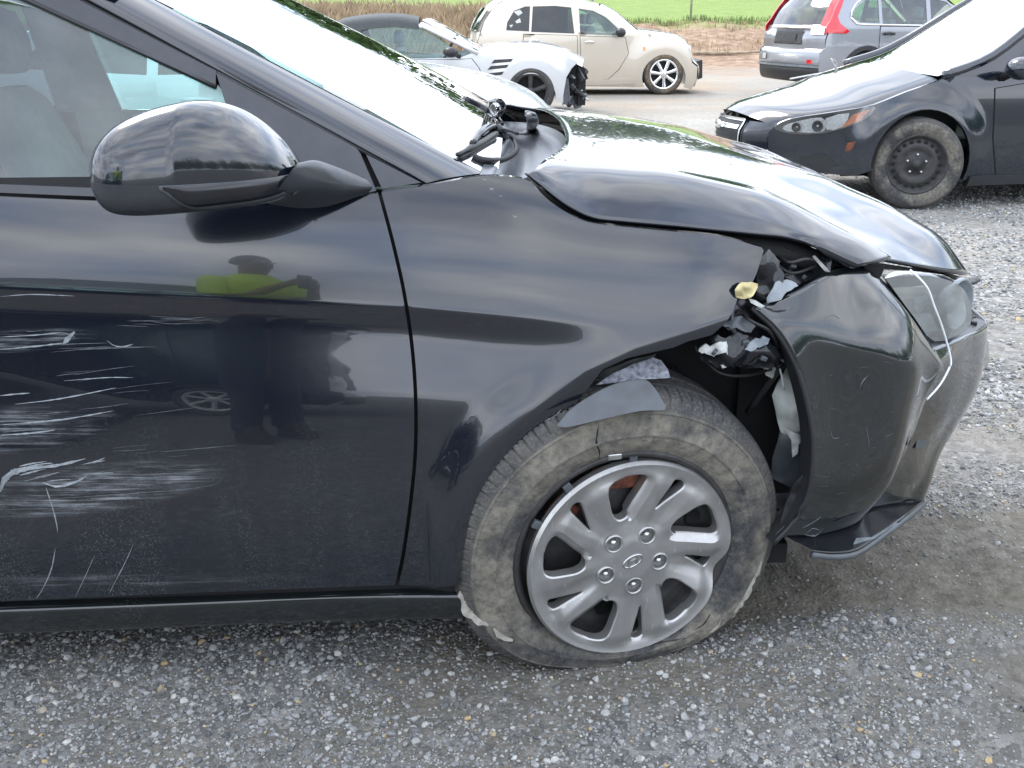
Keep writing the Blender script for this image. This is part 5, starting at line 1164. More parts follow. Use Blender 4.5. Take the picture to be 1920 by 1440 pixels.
px_panel('fog_recess', [(1498, 296), (1540, 288), (1562, 304), (1548, 322), (1505, 312)], F5, s5, 'black_plastic', imp, off=-.008, n=3)
px_panel('bumper_scrape', [(1588, 268), (1604, 265), (1596, 282), (1584, 284)], F5, s5, 'rust', imp, off=-.003, flange=0)
bg_wheel(imp, .02, .10, .325, .325, .205, .215, -16, 'steel', 'muddy_tyre'); bg_wheel(imp, 2.62, .10, .325, .325, .205, .215, 0, 'steel', 'muddy_tyre')
mm = F5.P(1915, 128, -.12); grid_mesh('door_mirror', [[(mm.x + .10 * math.sin(u) * math.cos(v), mm.y + .12 * math.sin(u) * math.sin(v), mm.z + .08 * math.cos(u)) for v in np.linspace(0, 2 * math.pi, 14)] for u in np.linspace(0, math.pi, 9)], 'dark_navy_paint', imp)
tube('mirror_arm', [mm, (mm.x - .03, .04, mm.z - .07)], .03, 'black_plastic', imp)
for pts in (((1650, 126, .9), (1690, 128, .75), (1718, 136, .6)), ((1604, 124, 1.3), (1640, 130, 1.1), (1655, 131, 1.0))):
    tube('wiper', [F5.P(a, b, y) for a, b, y in pts], .012, 'black_plastic', imp)
box('underbody', (1.4, .88, .26), (3.2, 1.4, .14), 'void_black', imp)
box('engine', (-.1, .88, .55), (.9, 1.2, .4), 'void_black', imp)
panel('inner_arch', [(-.42, .2), (.46, .2), (.46, .75), (-.42, .75)], lambda x, z: .36, 'void_black', imp, step=.2, flange=0)
box('cabin_floor', (1.5, .88, .45), (2.2, 1.4, .06), 'void_black', imp)
loft('dashboard', [[(.62, y, .98), (.8, y, 1.02), (1.0, y, .98), (1.02, y, .7)] for y in (.2, .88, 1.56)], 'dash_plastic', imp, nu=8, nv=3)
tp_ = thing('plastic_tape', 'torn white plastic tape with red end lying along the dark hatchback hood', 'tape', F5.O, F5.yaw)
tube('tape_strip', [F5.P(a, b, y) for a, b, y in ((1482, 148, 1.30), (1520, 141, 1.32), (1560, 134, 1.34), (1574, 128, 1.34), (1600, 126, 1.33))], .018, 'torn_white', tp_, flat=.4, smooth_n=3)
tube('tape_end', [F5.P(a, b, y) for a, b, y in ((1566, 132, 1.33), (1568, 120, 1.32), (1560, 110, 1.31), (1564, 122, 1.30), (1572, 134, 1.30))], .014, 'torn_white', tp_, flat=.4, smooth_n=3)
tube('tape_red', [F5.P(a, b, y) for a, b, y in ((1530, 143, 1.28), (1568, 138, 1.28))], .014, 'red_lens', tp_, flat=.4, smooth_n=3)
# ------------------------------------------------------------------ ground, bank, field, fence, trees
def fnoise(X, Y, sc, seed=0, oct=4):
    """value noise on numpy arrays"""
    out = np.zeros_like(X); amp = 1.0; tot = 0
    for o in range(oct):
        x = X * sc + seed * 17.3 + o * 7.7; y = Y * sc - seed * 9.1 + o * 3.3
        xi = np.floor(x).astype(np.int64); yi = np.floor(y).astype(np.int64); fx = x - xi; fy = y - yi; fx = fx * fx * (3 - 2 * fx); fy = fy * fy * (3 - 2 * fy)
        def h(a, b):
            v = (a * 374761393 + b * 668265263 + int(seed * 1013)) & 0x7fffffff; v = ((v ^ (v >> 13)) * 1274126177) & 0x7fffffff; return ((v ^ (v >> 16)) & 0xffff) / 65535.0
        out += amp * ((h(xi, yi) * (1 - fx) + h(xi + 1, yi) * fx) * (1 - fy) + (h(xi, yi + 1) * (1 - fx) + h(xi + 1, yi + 1) * fx) * fy); tot += amp; amp *= .5; sc *= 2.03
    return out / tot
def smooth_(a, b, X): t = np.clip((X - a) / (b - a), 0, 1); return t * t * (3 - 2 * t)
def rutmask(X, Y):
    """the churned wheel track that runs on past the flat tyre"""
    c = 2.42 + .10 * (X - .6) + .06 * np.sin(X * 1.7); d = np.abs(Y - c)
    m = smooth_(.36, .20, d + .10 * (fnoise(X, Y, 6, 3) - .5)) * smooth_(.10, .40, X)
    c2 = 1.98 + .02 * X; m2 = .65 * smooth_(.22, .06, np.abs(Y - c2) + .16 * (fnoise(X, Y, 5, 9) - .5)) * smooth_(-.6, -.1, X) * smooth_(.9, .3, X)
    c3 = 1.86 + .17 * (X - 1); m3 = .8 * smooth_(.24, .08, np.abs(Y - c3) + .14 * (fnoise(X, Y, 4, 5) - .5)) * smooth_(.75, 1.25, X)
    return np.clip(np.maximum(np.maximum(m, m2), m3), 0, 1)
def height(X, Y):
    near = smooth_(14, 6, Y) * smooth_(-2.0, .2, Y)
    z = near * (.030 * (fnoise(X, Y, 1.1, 1) - .5) + .012 * (fnoise(X, Y, 9, 2, 3) - .5))
    r = rutmask(X, Y); z += r * (-.016 + .030 * (fnoise(X, Y, 13, 4, 5) - .5))
    z *= 1 - .85 * smooth_(.55, .25, np.hypot(X - .15, Y - 2.08))
    bank = smooth_(29.5, 36, Y + 2.0 * (fnoise(X, Y, .25, 6) - .5)); z += bank * (.95 + .45 * (fnoise(X, Y, .8, 7) - .5) * smooth_(40, 34, Y))
    z += .14 * (fnoise(X, Y, .30, 8) - .5) * smooth_(15, 24, Y) * smooth_(60, 30, Y)
    z += np.maximum(0, Y - 36) * .033 * smooth_(36, 40, Y); return z
def axis(parts):
    out = []
    for a, b, s in parts: out += list(np.arange(a, b, s))
    return np.array(sorted(set(np.round(out, 4))))
gx = axis([(-260, -40, 20), (-40, -8, 2.0), (-8, -2.2, .25), (-2.2, 3.4, .022), (3.4, 8, .12), (8, 40, 1.0), (40, 261, 20)])
gy = axis([(-260, -20, 20), (-20, 0, 1.0), (0, 1.0, .15), (1.0, 3.6, .02), (3.6, 9, .07), (9, 26, .4), (26, 40, .3), (40, 160, 5), (160, 400, 40)])
GX, GY_ = np.meshgrid(gx, gy); GZ = height(GX, GY_)
nx, ny = len(gx), len(gy); gv = np.stack([GX.ravel(), GY_.ravel(), GZ.ravel()], 1)
ii = (np.arange(ny - 1)[:, None] * nx + np.arange(nx - 1)[None, :]).ravel(); gf = np.stack([ii, ii + 1, ii + nx + 1, ii + nx], 1)
me = bpy.data.meshes.new('ground'); me.vertices.add(len(gv)); me.vertices.foreach_set('co', gv.ravel().astype(np.float32))
me.loops.add(gf.size); me.loops.foreach_set('vertex_index', gf.ravel().astype(np.int32)); me.polygons.add(len(gf))
me.polygons.foreach_set('loop_start', (np.arange(len(gf)) * 4).astype(np.int32)); me.polygons.foreach_set('loop_total', np.full(len(gf), 4, np.int32)); me.update(); me.validate()
at = me.attributes.new('mud', 'FLOAT', 'POINT'); at.data.foreach_set('value', rutmask(gv[:, 0], gv[:, 1]).astype(np.float32))
def ground_mat():
    m, t, b = newmat('gravel_ground'); lk = t.links.new
    mud = N(t, 'ShaderNodeAttribute', attribute_name='mud').outputs['Fac']
    c = t.nodes.new('ShaderNodeTexCoord')
    def vor(s, feat='F1'):
        v = N(t, 'ShaderNodeTexVoronoi', Scale=s); v.feature = feat; lk(c.outputs['Object'], v.inputs['Vector']); return v
    v1 = vor(85); v2 = vor(34)
    st1 = ramp(t, v1.outputs['Color'], [(0.0, (0.055, 0.056, 0.058)), (0.45, (0.11, 0.112, 0.115)), (0.75, (0.20, 0.20, 0.205)), (1.0, (0.40, 0.40, 0.40))])
    st2 = ramp(t, v2.outputs['Color'], [(0.0, (0.07, 0.07, 0.072)), (0.6, (0.16, 0.16, 0.163)), (1.0, (0.34, 0.335, 0.33))])
    stone = mixc(t, ramp(t, tnoise(t, 7, 4), [(0.4, 0.0), (0.6, 1.0)]), st1, st2)
    fines = ramp(t, tnoise(t, 120, 6), [(0.3, (0.085, 0.078, 0.066)), (0.7, (0.20, 0.188, 0.165))])
    patch = ramp(t, tnoise(t, 2.2, 6), [(0.40, 0.0), (0.62, 0.8)])
    base = mixc(t, patch, stone, fines)
    mudc = ramp(t, tnoise(t, 26, 8, rough=.65), [(0.3, (0.062, 0.055, 0.043)), (0.7, (0.165, 0.152, 0.128))])
    base = mixc(t, mth(t, 'MULTIPLY', mud, .92), base, mudc)
    y = objz(t, 'Y'); wob = mth(t, 'ADD', y, mth(t, 'MULTIPLY', mth(t, 'SUBTRACT', tnoise(t, .35, 5), .5), 7.0))
    def step_(a, b_): 
        mr = N(t, 'ShaderNodeMapRange'); mr.inputs['From Min'].default_value = a; mr.inputs['From Max'].default_value = b_; lk(wob, mr.inputs[0]); return mr.outputs[0]
    base = mixc(t, mth(t, 'MULTIPLY', step_(2.2, 5.5), .45), base, mixc(t, ramp(t, v2.outputs['Color'], [(0.2, 0.0), (0.9, 1.0)]), (0.20, 0.195, 0.185), (0.50, 0.49, 0.475)))
    lot = ramp(t, tnoise(t, 1.0, 6), [(0.35, (0.33, 0.32, 0.30)), (0.65, (0.44, 0.425, 0.395))])
    lot = mixc(t, ramp(t, tnoise(t, 14, 8, rough=.75), [(0.42, 0.0), (0.62, .6)]), lot, (0.16, 0.15, 0.135))
    lot = mixc(t, ramp(t, tnoise(t, .9, 5, (.35, 1, 1)), [(0.50, 0.0), (0.62, .45)]), lot, (0.27, 0.235, 0.19))
    base = mixc(t, mth(t, 'MULTIPLY', step_(6, 11), .72), base, lot)
    clay = ramp(t, tnoise(t, .7, 6), [(0.42, (0.30, 0.28, 0.25)), (0.66, (0.34, 0.23, 0.13))])
    base = mixc(t, mth(t, 'MULTIPLY', step_(14, 19), .5), base, clay)
    soil = ramp(t, tnoise(t, 3.0, 8, rough=.7), [(0.30, (0.13, 0.09, 0.065)), (0.50, (0.27, 0.185, 0.13)), (0.72, (0.42, 0.33, 0.24))])
    base = mixc(t, step_(24.5, 29), base, soil)
    grass = ramp(t, tnoise(t, 1.4, 8, rough=.7), [(0.3, (0.13, 0.20, 0.045)), (0.7, (0.24, 0.33, 0.085))])
    base = mixc(t, step_(35.0, 37.0), base, grass)
    base = mixc(t, 1.0, base, (1.02, 1.0, .955), 'MULTIPLY'); lk(base, b.inputs['Base Color']); b.inputs['Roughness'].default_value = 0.9; b.inputs['Specular IOR Level'].default_value = 0.25
    h = mth(t, 'ADD', mth(t, 'MULTIPLY', v1.outputs['Distance'], -1.0), mth(t, 'ADD', mth(t, 'MULTIPLY', tnoise(t, 150, 5), 1.0), mth(t, 'MULTIPLY', tnoise(t, 30, 6), 1.5)))
    bump(t, b, h, 0.55, 0.008)
ground_mat()
tag(link('ground', me, 'gravel_ground'), kind='structure')

# --- loose gravel: many stones, nobody could count them
def stone_mat(nm='stone', g=1.0):
    m, t, b = newmat(nm); oi = t.nodes.new('ShaderNodeObjectInfo')
    c = ramp(t, oi.outputs['Random'], [(0.0, (0.09, 0.094, 0.10)), (0.25, (0.165, 0.172, 0.182)), (0.55, (0.25, 0.257, 0.268)), (0.86, (0.34, 0.347, 0.355)), (0.96, (0.46, 0.465, 0.46)), (0.975, (0.28, 0.245, 0.19)), (0.995, (0.42, 0.32, 0.18))])
    n = ramp(t, tnoise(t, 2.5, 5), [(0.3, 0.65 * g), (0.7, 1.15 * g)]); cc = mixc(t, 1.0, c, n, 'MULTIPLY'); cc = mixc(t, 1.0, cc, (1.02, 1.0, .95), 'MULTIPLY'); t.links.new(cc, b.inputs['Base Color'])
    b.inputs['Roughness'].default_value = .8; b.inputs['Specular IOR Level'].default_value = .3
stone_mat(); stone_mat('pale_stone', 1.2)
stones = bpy.data.collections.new('stone_shapes'); pale_stones = bpy.data.collections.new('pale_stone_shapes')
for k in range(7):
    bm = bmesh.new(); bmesh.ops.create_icosphere(bm, subdivisions=2 if k < 3 else 1, radius=1.0)
    sx, sy, sz = 1, random.uniform(.65, .95), random.uniform(.45, .75)
    for _ in range(7):                                # chip flat faces off the pebble
        n = Vector((random.gauss(0, 1), random.gauss(0, 1), random.gauss(0, 1))).normalized(); d = random.uniform(.55, .82)
        for v in bm.verts:
            q = v.co.dot(n)
            if q > d: v.co -= n * (q - d)
    for v in bm.verts: v.co = Vector((v.co.x * sx, v.co.y * sy, v.co.z * sz)) * (1 + .06 * random.uniform(-1, 1))
    ms = bpy.data.meshes.new('pebble'); bm.to_mesh(ms); bm.free(); ms.materials.append(MATS['stone'])
    if k < 3: ms.shade_smooth()
    stones.objects.link(bpy.data.objects.new('pebble', ms)); mp2 = ms.copy(); mp2.materials[0] = MATS['pale_stone']; pale_stones.objects.link(bpy.data.objects.new('pebble', mp2))
def scatter(name, n, xr, yr, smin, smax, power, mudkeep, seed, label, patchy=.0, kinds=None):
    rg = np.random.default_rng(seed); X = rg.uniform(*xr, n); Y = rg.uniform(*yr, n)
    keep = rg.random(n) > rutmask(X, Y) * (1 - mudkeep)
    if patchy: keep &= rg.random(n) < np.clip((fnoise(X, Y, 2.2, 11) - .5) * 4 + .5 + (1 - patchy), 0, 1)
    keep &= np.hypot((X - .18) / 1.0, (Y - 2.15) / .5) > .22
    X, Y = X[keep], Y[keep]; Zh = height(X, Y); S_ = smin * (smax / smin) ** (rg.random(len(X)) ** power)
    m_ = bpy.data.meshes.new(name); m_.vertices.add(len(X)); m_.vertices.foreach_set('co', np.stack([X, Y, Zh + S_ * .12], 1).ravel().astype(np.float32))
    a = m_.attributes.new('size', 'FLOAT', 'POINT'); a.data.foreach_set('value', S_.astype(np.float32))
    a = m_.attributes.new('turn', 'FLOAT_VECTOR', 'POINT'); a.data.foreach_set('vector', (np.stack([rg.normal(0, .35, len(X)), rg.normal(0, .35, len(X)), rg.uniform(0, 6.28, len(X))], 1)).ravel().astype(np.float32))
    o = bpy.data.objects.new(name, m_); COL.objects.link(o); tag(o, label, 'gravel', kind='stuff')
    g_ = bpy.data.node_groups.new(name, 'GeometryNodeTree'); g_.interface.new_socket('Geometry', in_out='INPUT', socket_type='NodeSocketGeometry'); g_.interface.new_socket('Geometry', in_out='OUTPUT', socket_type='NodeSocketGeometry')
    i_ = g_.nodes.new('NodeGroupInput'); o_ = g_.nodes.new('NodeGroupOutput'); ip = g_.nodes.new('GeometryNodeInstanceOnPoints'); ci = g_.nodes.new('GeometryNodeCollectionInfo')
    ci.inputs['Collection'].default_value = kinds or stones; ci.inputs['Separate Children'].default_value = True; ci.inputs['Reset Children'].default_value = True
    ip.inputs['Pick Instance'].default_value = True
    na = g_.nodes.new('GeometryNodeInputNamedAttribute'); na.data_type = 'FLOAT'; na.inputs['Name'].default_value = 'size'
    nr = g_.nodes.new('GeometryNodeInputNamedAttribute'); nr.data_type = 'FLOAT_VECTOR'; nr.inputs['Name'].default_value = 'turn'
    k = g_.links.new; k(i_.outputs[0], ip.inputs['Points']); k(ci.outputs[0], ip.inputs['Instance']); k(na.outputs[0], ip.inputs['Scale']); k(nr.outputs[0], ip.inputs['Rotation']); k(ip.outputs[0], o_.inputs[0])
    o.modifiers.new('stones', 'NODES').node_group = g_; return o
scatter('fine_gravel', 150000, (-1.6, 2.6), (1.15, 3.6), .0022, .0055, 1.5, .10, 1, 'fine grey gravel covering the yard around the black sedan', .5)
scatter('gravel', 34000, (-1.6, 2.8), (1.15, 4.2), .005, .0125, 1.9, .04, 2, 'coarse grey and white gravel stones lying on the yard', .75)
scatter('far_gravel', 60000, (0.2, 5.5), (3.4, 9.5), .006, .018, 1.8, .4, 3, 'loose pale gravel between the black sedan and dark hatchback', .6, pale_stones)

# --- dry weeds on the bank, branches, fence
simple('dry_weed', (0.36, 0.27, 0.17), 0.9, var=.45, scale=1.5)
simple('green_weed', (0.13, 0.19, 0.055), 0.9, var=.4, scale=1.5)
simple('galvanised', (0.42, 0.43, 0.43), 0.45, metal=.8)
simple('branch_bark', (0.30, 0.235, 0.17), 0.9, var=.4, scale=6)
simple('leaf_green', (0.085, 0.145, 0.05), 0.85, var=.6, scale=.25)
simple('bark', (0.10, 0.08, 0.06), 0.9)
def weeds(name, n, xr, yr, hr, mat, seed, label, dens=None):
    rg = np.random.default_rng(seed); V = []; Fc = []
    cx = rg.uniform(*xr, n); cy = rg.uniform(*yr, n); cz = height(cx, cy)
    for x, y, z in zip(cx, cy, cz):
        for _ in range(7):
            a = rg.uniform(0, 6.28); h = rg.uniform(*hr); l = rg.uniform(.1, .5) * h; w = rg.uniform(.008, .022); b = len(V); dx, dy = math.cos(a), math.sin(a); ox, oy = rg.normal(0, .08, 2)
            V += [(x + ox - dy * w, y + oy + dx * w, z - .02), (x + ox + dy * w, y + oy - dx * w, z - .02), (x + ox + dx * l * .5, y + oy + dy * l * .5, z + h * .7), (x + ox + dx * l, y + oy + dy * l, z + h)]
            Fc += [(b, b + 1, b + 2), (b + 1, b + 3, b + 2)]
    return tag(mesh(name, V, Fc, mat, smooth=False), label, 'weeds', kind='stuff')
weeds('dry_weeds', 3600, (-14, 1.5), (29.5, 37), (.15, .75), 'dry_weed', 5, 'dry brown weeds growing over the bank behind the convertible')
weeds('dry_weeds', 420, (1.5, 16), (31, 36.5), (.05, .22), 'dry_weed', 6, 'short dead weeds scattered on the bare soil bank')
weeds('green_weeds', 900, (-14, 16), (35.6, 38), (.05, .22), 'green_weed', 7, 'green weeds along the top of the bank by the fence')
def twig(name, pts, r, label):
    P = [ground(a, b, 0) for a, b in pts]; Q = []
    for (a, b), p in zip(pts, P):
        d = pray(a, b); t = 31.5; w = Vector((0, 0, CAMH)) + d * (31.0 / d.y); Q.append((w.x, 31.0, float(height(np.array([w.x]), np.array([31.0]))[0]) + .06))
    return tag(tube(name, Q, [r, r * .8, r * .4], 'branch_bark', None, seg=7, smooth_n=5), label, 'branch')
twig('fallen_branch', [(1300, 96), (1350, 98), (1400, 101), (1446, 97)], .045, 'long pale fallen branch lying along the foot of the bank')
twig('fallen_branch', [(1302, 86), (1330, 95), (1352, 93)], .03, 'short broken branch crossing the long fallen branch')
fence = thing('chain_link_fence', 'grey chain link fence with thin posts along the top of the bank', 'fence', (0, 36.6, 0))
fx = np.arange(-16.6, 22, 3.2)
for x in fx:
    z = float(height(np.array([x]), np.array([36.6]))[0]); tube('post', [(x, 0, z - .1), (x, 0, z + 1.9)], .035, 'galvanised', fence, seg=8)
zz = [float(height(np.array([x]), np.array([36.6]))[0]) for x in fx]
tube('top_rail', [(x, 0, z + 1.85) for x, z in zip(fx, zz)], .022, 'galvanised', fence, seg=6)
V = []; Fc = []
for sgn in (1, -1):
    for x0 in np.arange(-18, 22, .11):
        x1 = x0 + sgn * 1.8; z = .95 + .12; w = .0022; b = len(V)
        V += [(x0 - w, sgn * .004, z), (x0 + w, sgn * .004, z), (x1 + w, sgn * .004, z + 1.75), (x1 - w, sgn * .004, z + 1.75)]; Fc.append((b, b + 1, b + 2, b + 3))
mo = mesh('wire_mesh', V, Fc, 'galvanised', fence, smooth=False); mo['kind'] = 'stuff'
# --- wood beyond the field (seen mirrored in hood and windscreen)
rg = np.random.default_rng(21); V = []; Fc = []; TV = []; TF = []
for k in range(190):
    az_ = R(rg.uniform(-75, 125)); ds_ = rg.uniform(92, 122); x = ds_ * math.sin(az_) * 1.1; y = ds_ * math.cos(az_); z = float(height(np.array([x]), np.array([y]))[0]); h = rg.uniform(12, 20); r = rg.uniform(3.4, 5.6)
    nl = 380; u = rg.normal(0, 1, (nl, 3)); u /= np.linalg.norm(u, axis=1)[:, None]; rad = rg.random(nl) ** .33
    for q, s in zip(u, rad):
        lob = 1 + .35 * math.sin(q[0] * 5 + k) * math.sin(q[2] * 4 + k * 2)
        c = np.array([x, y, z + h * .56]) + q * s * lob * np.array([r, r, h * .46]); a = rg.normal(0, 1, 3); a /= np.linalg.norm(a); b_ = np.cross(a, rg.normal(0, 1, 3)); b_ /= np.linalg.norm(b_); sz = rg.uniform(.35, .8); n0 = len(V)
        V += [tuple(c - a * sz), tuple(c + b_ * sz * .6), tuple(c + a * sz), tuple(c - b_ * sz * .6)]; Fc.append((n0, n0 + 1, n0 + 2, n0 + 3))
tag(mesh('wood', V, Fc, 'leaf_green', smooth=False), 'belt of green trees along the far side of the field', 'wood', kind='stuff')

# ------------------------------------------------------------------ dark car and worker behind the camera, mirrored in the door
def copy_tree(o, parent=None, skip=()):
    c = o.copy(); COL.objects.link(c); c.parent = parent
    for ch in list(o.children):
        if ch.name.split('.')[0] not in skip: copy_tree(ch, c, skip)
    return c
back = copy_tree(cross, skip=('wheel',)); back.name = 'dark_crossover'
back.location = (-.55, -2.3, 0); back.rotation_euler = (0, 0, R(180))
back['label'] = 'dark navy crossover with silver wheels, seen mirrored in the black sedan door'
for x in (.78, 3.38): bg_wheel(back, x, .12, .36, .355, .245, .22, 0, (7, .09, 'white_silver_paint'))
for o in back.children:
    if o.material_slots and o.material_slots[0].material == MATS['grey_paint']:
        o.material_slots[0].link = 'OBJECT'; o.material_slots[0].material = MATS['dark_navy_paint']
for o in back.children:
    if o.name.split('.')[0] in ('tail_lamp', 'tail_lamp_wrap', 'reflector', 'reverse_lamp', 'chrome_bar', 'bumper_sticker', 'lower_trim'): o.material_slots[0].link = 'OBJECT'; o.material_slots[0].material = MATS['gloss_plastic']
cross['group'] = back['group'] = 'crossovers'

simple('vest', (0.55, 0.80, 0.04), 0.8, var=.1)
simple('vest_stripe', (0.70, 0.71, 0.70), 0.4)
simple('trousers', (0.03, 0.035, 0.05), 0.9)
simple('skin', (0.20, 0.105, 0.07), 0.5)
simple('hair', (0.012, 0.010, 0.009), 0.6)
simple('boot', (0.05, 0.035, 0.025), 0.7)
def person(px_, py_, yaw):
    root = thing('person', 'worker in yellow-green vest and dark trousers holding up a phone, mirrored in the door', 'person', (px_, py_, 0), yaw)
    J = {'pel': (0, 0, .96), 'abd': (0, .01, 1.12), 'che': (0, .02, 1.32), 'nek': (0, .0, 1.50), 'hd0': (0, .02, 1.58), 'hd1': (0, .035, 1.68), 'hd2': (0, .02, 1.76)}
    E2 = [('pel', 'abd'), ('abd', 'che'), ('che', 'nek'), ('nek', 'hd0'), ('hd0', 'hd1'), ('hd1', 'hd2')]
    rad = {'pel': (.155, .11), 'abd': (.145, .10), 'che': (.165, .115), 'nek': (.058, .058), 'hd0': (.072, .085), 'hd1': (.078, .095), 'hd2': (.055, .07)}
    for s, n in ((1, 'r'), (-1, 'l')):
        J.update({'hip' + n: (s * .10, 0, .90), 'kne' + n: (s * .11, .02, .50), 'ank' + n: (s * .12, -.02, .09), 'toe' + n: (s * .13, .14, .04), 'sho' + n: (s * .19, .0, 1.42), 'elb' + n: (s * .25, .10, 1.16), 'wri' + n: (s * .10, .30, 1.33), 'pal' + n: (s * .06, .35, 1.37)})
        rad.update({'hip' + n: (.088, .095), 'kne' + n: (.056, .06), 'ank' + n: (.042, .046), 'toe' + n: (.042, .032), 'sho' + n: (.062, .062), 'elb' + n: (.043, .043), 'wri' + n: (.028, .030), 'pal' + n: (.034, .020)})
        E2 += [('pel', 'hip' + n), ('hip' + n, 'kne' + n), ('kne' + n, 'ank' + n), ('ank' + n, 'toe' + n), ('che', 'sho' + n), ('sho' + n, 'elb' + n), ('elb' + n, 'wri' + n), ('wri' + n, 'pal' + n)]
        for f in range(5):                              # fingers closing on the phone
            q = 'f%d%s' % (f, n)
            if f < 4: pts = [(s * .055, .375, 1.355 + .022 * f), (s * .030, .395, 1.36 + .022 * f), (s * .008, .385, 1.36 + .022 * f)]
            else: pts = [(s * .035, .345, 1.415), (s * .015, .350, 1.435), (s * .002, .356, 1.44)]
            prev = 'pal' + n
            for k, p in enumerate(pts): J[q + str(k)] = p; rad[q + str(k)] = (.0095 - .001 * k,) * 2; E2.append((prev, q + str(k))); prev = q + str(k)
    names = list(J); m_ = bpy.data.meshes.new('body'); m_.from_pydata([J[n] for n in names], [(names.index(a), names.index(b)) for a, b in E2], [])
    o = bpy.data.objects.new('body', m_); COL.objects.link(o); o.parent = root
    sk = o.modifiers.new('skin', 'SKIN'); sk.use_smooth_shade = True
    for i, n in enumerate(names): m_.skin_vertices[0].data[i].radius = rad[n]
    m_.skin_vertices[0].data[0].use_root = True
    su = o.modifiers.new('sub', 'SUBSURF'); su.levels = su.render_levels = 2
    m_.materials.append(MATS['skin'])
    def shell(name, secs, mat, n=20): return grid_mesh(name, [[(cx + a * math.cos(t), cy + b * math.sin(t), z) for t in np.linspace(0, 2 * math.pi, n, endpoint=False)] for z, cx, cy, a, b in secs], mat, root, close_v=True)
    shell('vest', [(1.13, 0, 0, .195, .14), (1.15, 0, .01, .188, .137), (1.2, 0, .01, .19, .138), (1.30, 0, .02, .215, .15), (1.40, 0, .01, .225, .135), (1.47, 0, 0, .15, .10), (1.52, 0, 0, .085, .08)], 'vest')
    shell('vest_stripe', [(1.22, 0, .01, .203, .147), (1.26, 0, .015, .212, .151)], 'vest_stripe')
    for s in (1, -1):
        shell('trouser_leg', [(1.14, s * .07, 0, .115, .125), (.97, s * .085, 0, .12, .13), (.85, s * .10, 0, .108, .115), (.50, s * .11, .02, .08, .085), (.10, s * .12, -.01, .075, .08)], 'trousers')
        shell('boot', [(.16, s * .12, -.01, .06, .07), (.09, s * .12, .02, .06, .10), (.05, s * .125, .05, .058, .135), (0.0, s * .125, .05, .058, .14)], 'boot')
        tube('sleeve', [(s * .19, 0, 1.43), (s * .235, .05, 1.28), (s * .25, .09, 1.19)], [.078, .068, .062], 'vest', root, smooth_n=3)
        grid_mesh('ear', [[(s * (.082 + .012 * math.sin(u)), .02 + .018 * math.cos(v) * math.sin(u), 1.66 + .032 * math.sin(v) * math.sin(u)) for v in np.linspace(0, 6.283, 9)] for u in np.linspace(.2, 2.9, 5)], 'skin', root)
        grid_mesh('eye', [[(s * .031 + .012 * math.sin(u) * math.cos(v), .128 + .006 * math.cos(u), 1.675 + .008 * math.sin(u) * math.sin(v)) for v in np.linspace(0, 6.283, 9)] for u in np.linspace(0, 1.6, 4)], 'torn_white', root)
    grid_mesh('hair', [[(.090 * math.sin(u) * math.cos(v), .005 + .108 * math.sin(u) * math.sin(v) - .012, 1.70 + .095 * math.cos(u)) for v in np.linspace(0, 6.283, 20)] for u in np.linspace(0, 1.75, 8)], 'hair', root)
    grid_mesh('nose', [[(.016 * math.sin(u) * math.cos(v), .135 + .022 * math.cos(u), 1.645 + .024 * math.sin(u) * math.sin(v)) for v in np.linspace(0, 6.283, 9)] for u in np.linspace(0, 1.6, 4)], 'skin', root)
    tube('mouth', [(-.025, .122, 1.605), (0, .130, 1.602), (.025, .122, 1.605)], .006, 'hair', root, smooth_n=3)
    ph = thing('phone', 'black phone held up in both hands of the worker', 'phone', (px_, py_, 0), yaw)
    box('phone_body', (0, .372, 1.40), (.075, .010, .155), 'gloss_plastic', ph, bev=.004)
person(-.80, -.72, R(-42))
# ------------------------------------------------------------------ scratches and scuffs on the black sedan
BV = {o.name: bvh(o) for o in (door, fender, bumper, main_tyre)}
def mark(name, target, strokes, mat, parent, lift=.0008):
    """strokes: list of (pixel polyline, width in metres); thin paint damage laid on the panel it belongs to"""
    T = BV[target.name]; V = []; Fc = []
    for pts, w in strokes:
        P = resample(cat(pts, 5), max(4, int(np.linalg.norm(np.array(pts[0]) - np.array(pts[-1])) / 9) + 3)); H = []
        for a, b in P:
            d = (M.Ri @ pray(a, b)).normalized(); hit = T.ray_cast(M.o, d)
            if hit[0] is not None: H.append((hit[0] - d * lift, d))
        n = len(H)
        if n < 3: continue
        b0 = len(V)
        for i, (p, d) in enumerate(H):
            t = (H[min(i + 1, n - 1)][0] - H[max(i - 1, 0)][0]); s = t.cross(d)
            if s.length < 1e-9: s = Vector((0, 0, 1))
            s.normalize(); ww = w * .5 * (max(.0, math.sin(math.pi * (i + .15) / (n - .7)))) ** .5 * random.uniform(.55, 1.3)
            V += [tuple(p - s * ww), tuple(p + s * ww)]
        Fc += [(b0 + 2 * i, b0 + 2 * i + 1, b0 + 2 * i + 3, b0 + 2 * i + 2) for i in range(n - 1)]
    o = mesh(name, V, Fc, mat, parent, smooth=False)
    if len(strokes) > 20: o['kind'] = 'stuff'
    return o
def marks(name, target, strokes, mat, parent):
    for s in strokes: mark(name, target, [s], mat, parent)
rs = random.Random(4)
def bunch(n, xr, yr, lr, slope, wr, jit=.03):
    out = []
    for _ in range(n):
        x = rs.uniform(*xr); y = rs.uniform(*yr); l = rs.uniform(*lr); s = slope + rs.gauss(0, jit)
        out.append(([(x, y), (x + l * .5, y + l * .5 * s + rs.uniform(-1.5, 1.5)), (x + l, y + l * s)], rs.uniform(*wr)))
    return out
